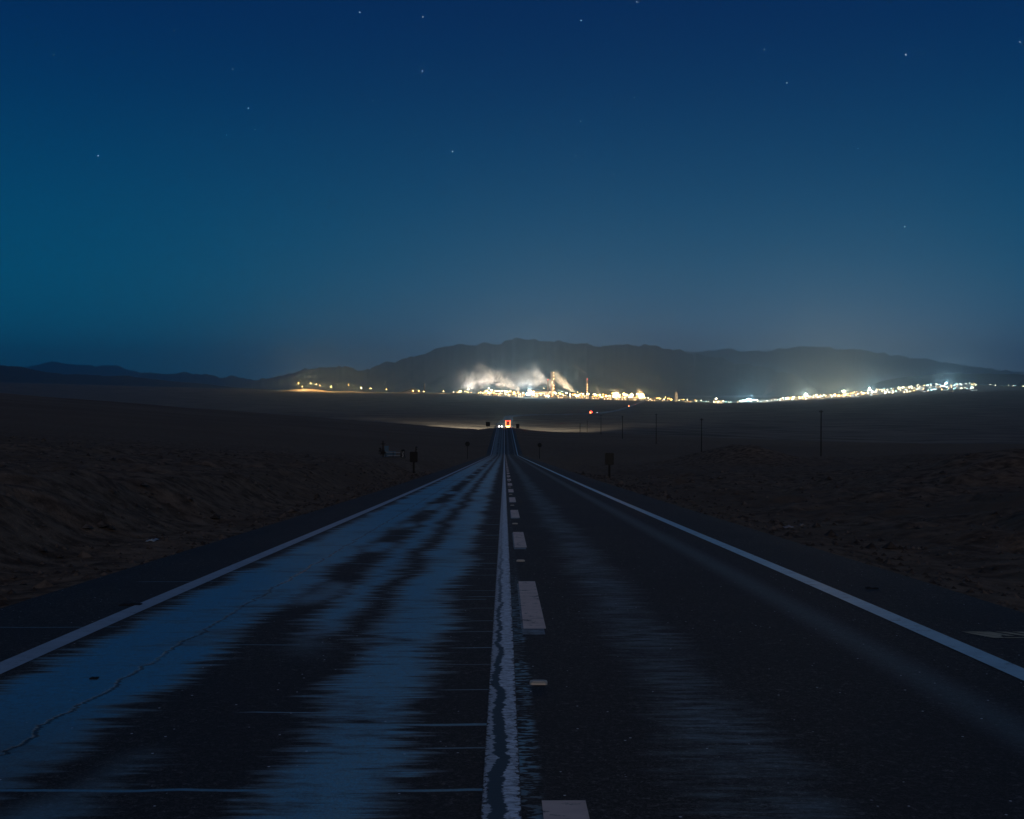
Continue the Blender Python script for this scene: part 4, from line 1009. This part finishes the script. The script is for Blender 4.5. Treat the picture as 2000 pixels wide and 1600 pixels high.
tyr = plain('tyre_shred_rubber', (.008, .008, .008), .8)
def ontop(o, y): o.location.z = float(Rz(y)) + .004; return o
ontop(rag(at(255, 11.2), 11.2, .20, .10, .02, 'tyre_shred', 'black tyre shred beside the left edge line', 'litter', tyr, 11), 11.2)
ontop(rag(at(183, 7.6), 7.6, .05, .05, .012, 'rubber_crumb', 'tiny black crumb of rubber on the blue wheel track', 'litter', tyr, 12), 7.6)
ontop(rag(at(1706, 12.45), 12.45, .13, .05, .02, 'tyre_shred', 'thin black shred on the outer side of the right edge line', 'litter', tyr, 13), 12.45)
# gravel and stones on the verges
gm = MB(); rs = random.Random(21)
for k in range(7000):
    s_ = rs.choice((-1, 1)); D = 6 + 75 * rs.random() ** 1.6
    ax_ = 4.9 + abs(rs.gauss(0, 1)) * 1.2 if rs.random() < .35 else 5.2 + rs.random() * (6 + .45 * D)
    x = s_ * ax_; r_ = rs.uniform(.014, .05) * (1 + D / 40) * (2.2 if rs.random() < .06 else 1)
    z = 0
    gm._p = getattr(gm, '_p', []); gm._p.append((x, D, r_))
pp = np.array(gm._p); zz = ground(pp[:, 0], pp[:, 1])
for (x, D, r_), z in zip(pp, zz):
    q = [(1, 0, 0), (.3, .9, .1), (-.8, .5, 0), (-.7, -.6, .1), (.4, -.9, 0), (0, 0, .75)]
    a = rs.uniform(0, 6.28); ca, sa = math.cos(a), math.sin(a)
    v = [(x + r_ * (p[0] * ca - p[1] * sa) * rs.uniform(.7, 1.3), D + r_ * (p[0] * sa + p[1] * ca) * rs.uniform(.7, 1.3), z + r_ * (p[2] * rs.uniform(.6, 1.2)) - .004) for p in q]
    gm.add(v, [(0, 1, 5), (1, 2, 5), (2, 3, 5), (3, 4, 5), (4, 0, 5)])
gn = NT('gravel_stone'); f = gn.noise(gn.P, 5., 3); gn.P_(Base_Color=gn.mix(gn.ss(f, .4, .65), (.025, .018, .013), (.11, .09, .075)), Roughness=.9)
tag(gm.build('gravel', gn.m), kind='stuff')

# ---------------------------------------------------------------- HAZE
zmin = float(Z.min()); top_ = 1440.
hz = MB(); x1, y0, y1 = 44000., -1500., 44500.
hz.box((0, (y0 + y1) / 2, (zmin - 75 + top_) / 2), (2 * x1, y1 - y0, top_ - zmin + 75))
hm = bpy.data.materials.new('thin_haze'); hm.use_nodes = True; t_ = hm.node_tree; t_.nodes.clear()
o_ = t_.nodes.new('ShaderNodeOutputMaterial'); pv = t_.nodes.new('ShaderNodeVolumePrincipled')
pv.inputs['Color'].default_value = (.52, .80, 1., 1); pv.inputs['Density'].default_value = 4.8e-5; pv.inputs['Anisotropy'].default_value = .82
t_.links.new(pv.outputs[0], o_.inputs['Volume'])
tag(hz.build('haze', hm), kind='stuff')
print('objects', len(bpy.data.objects), 'zmin', zmin)
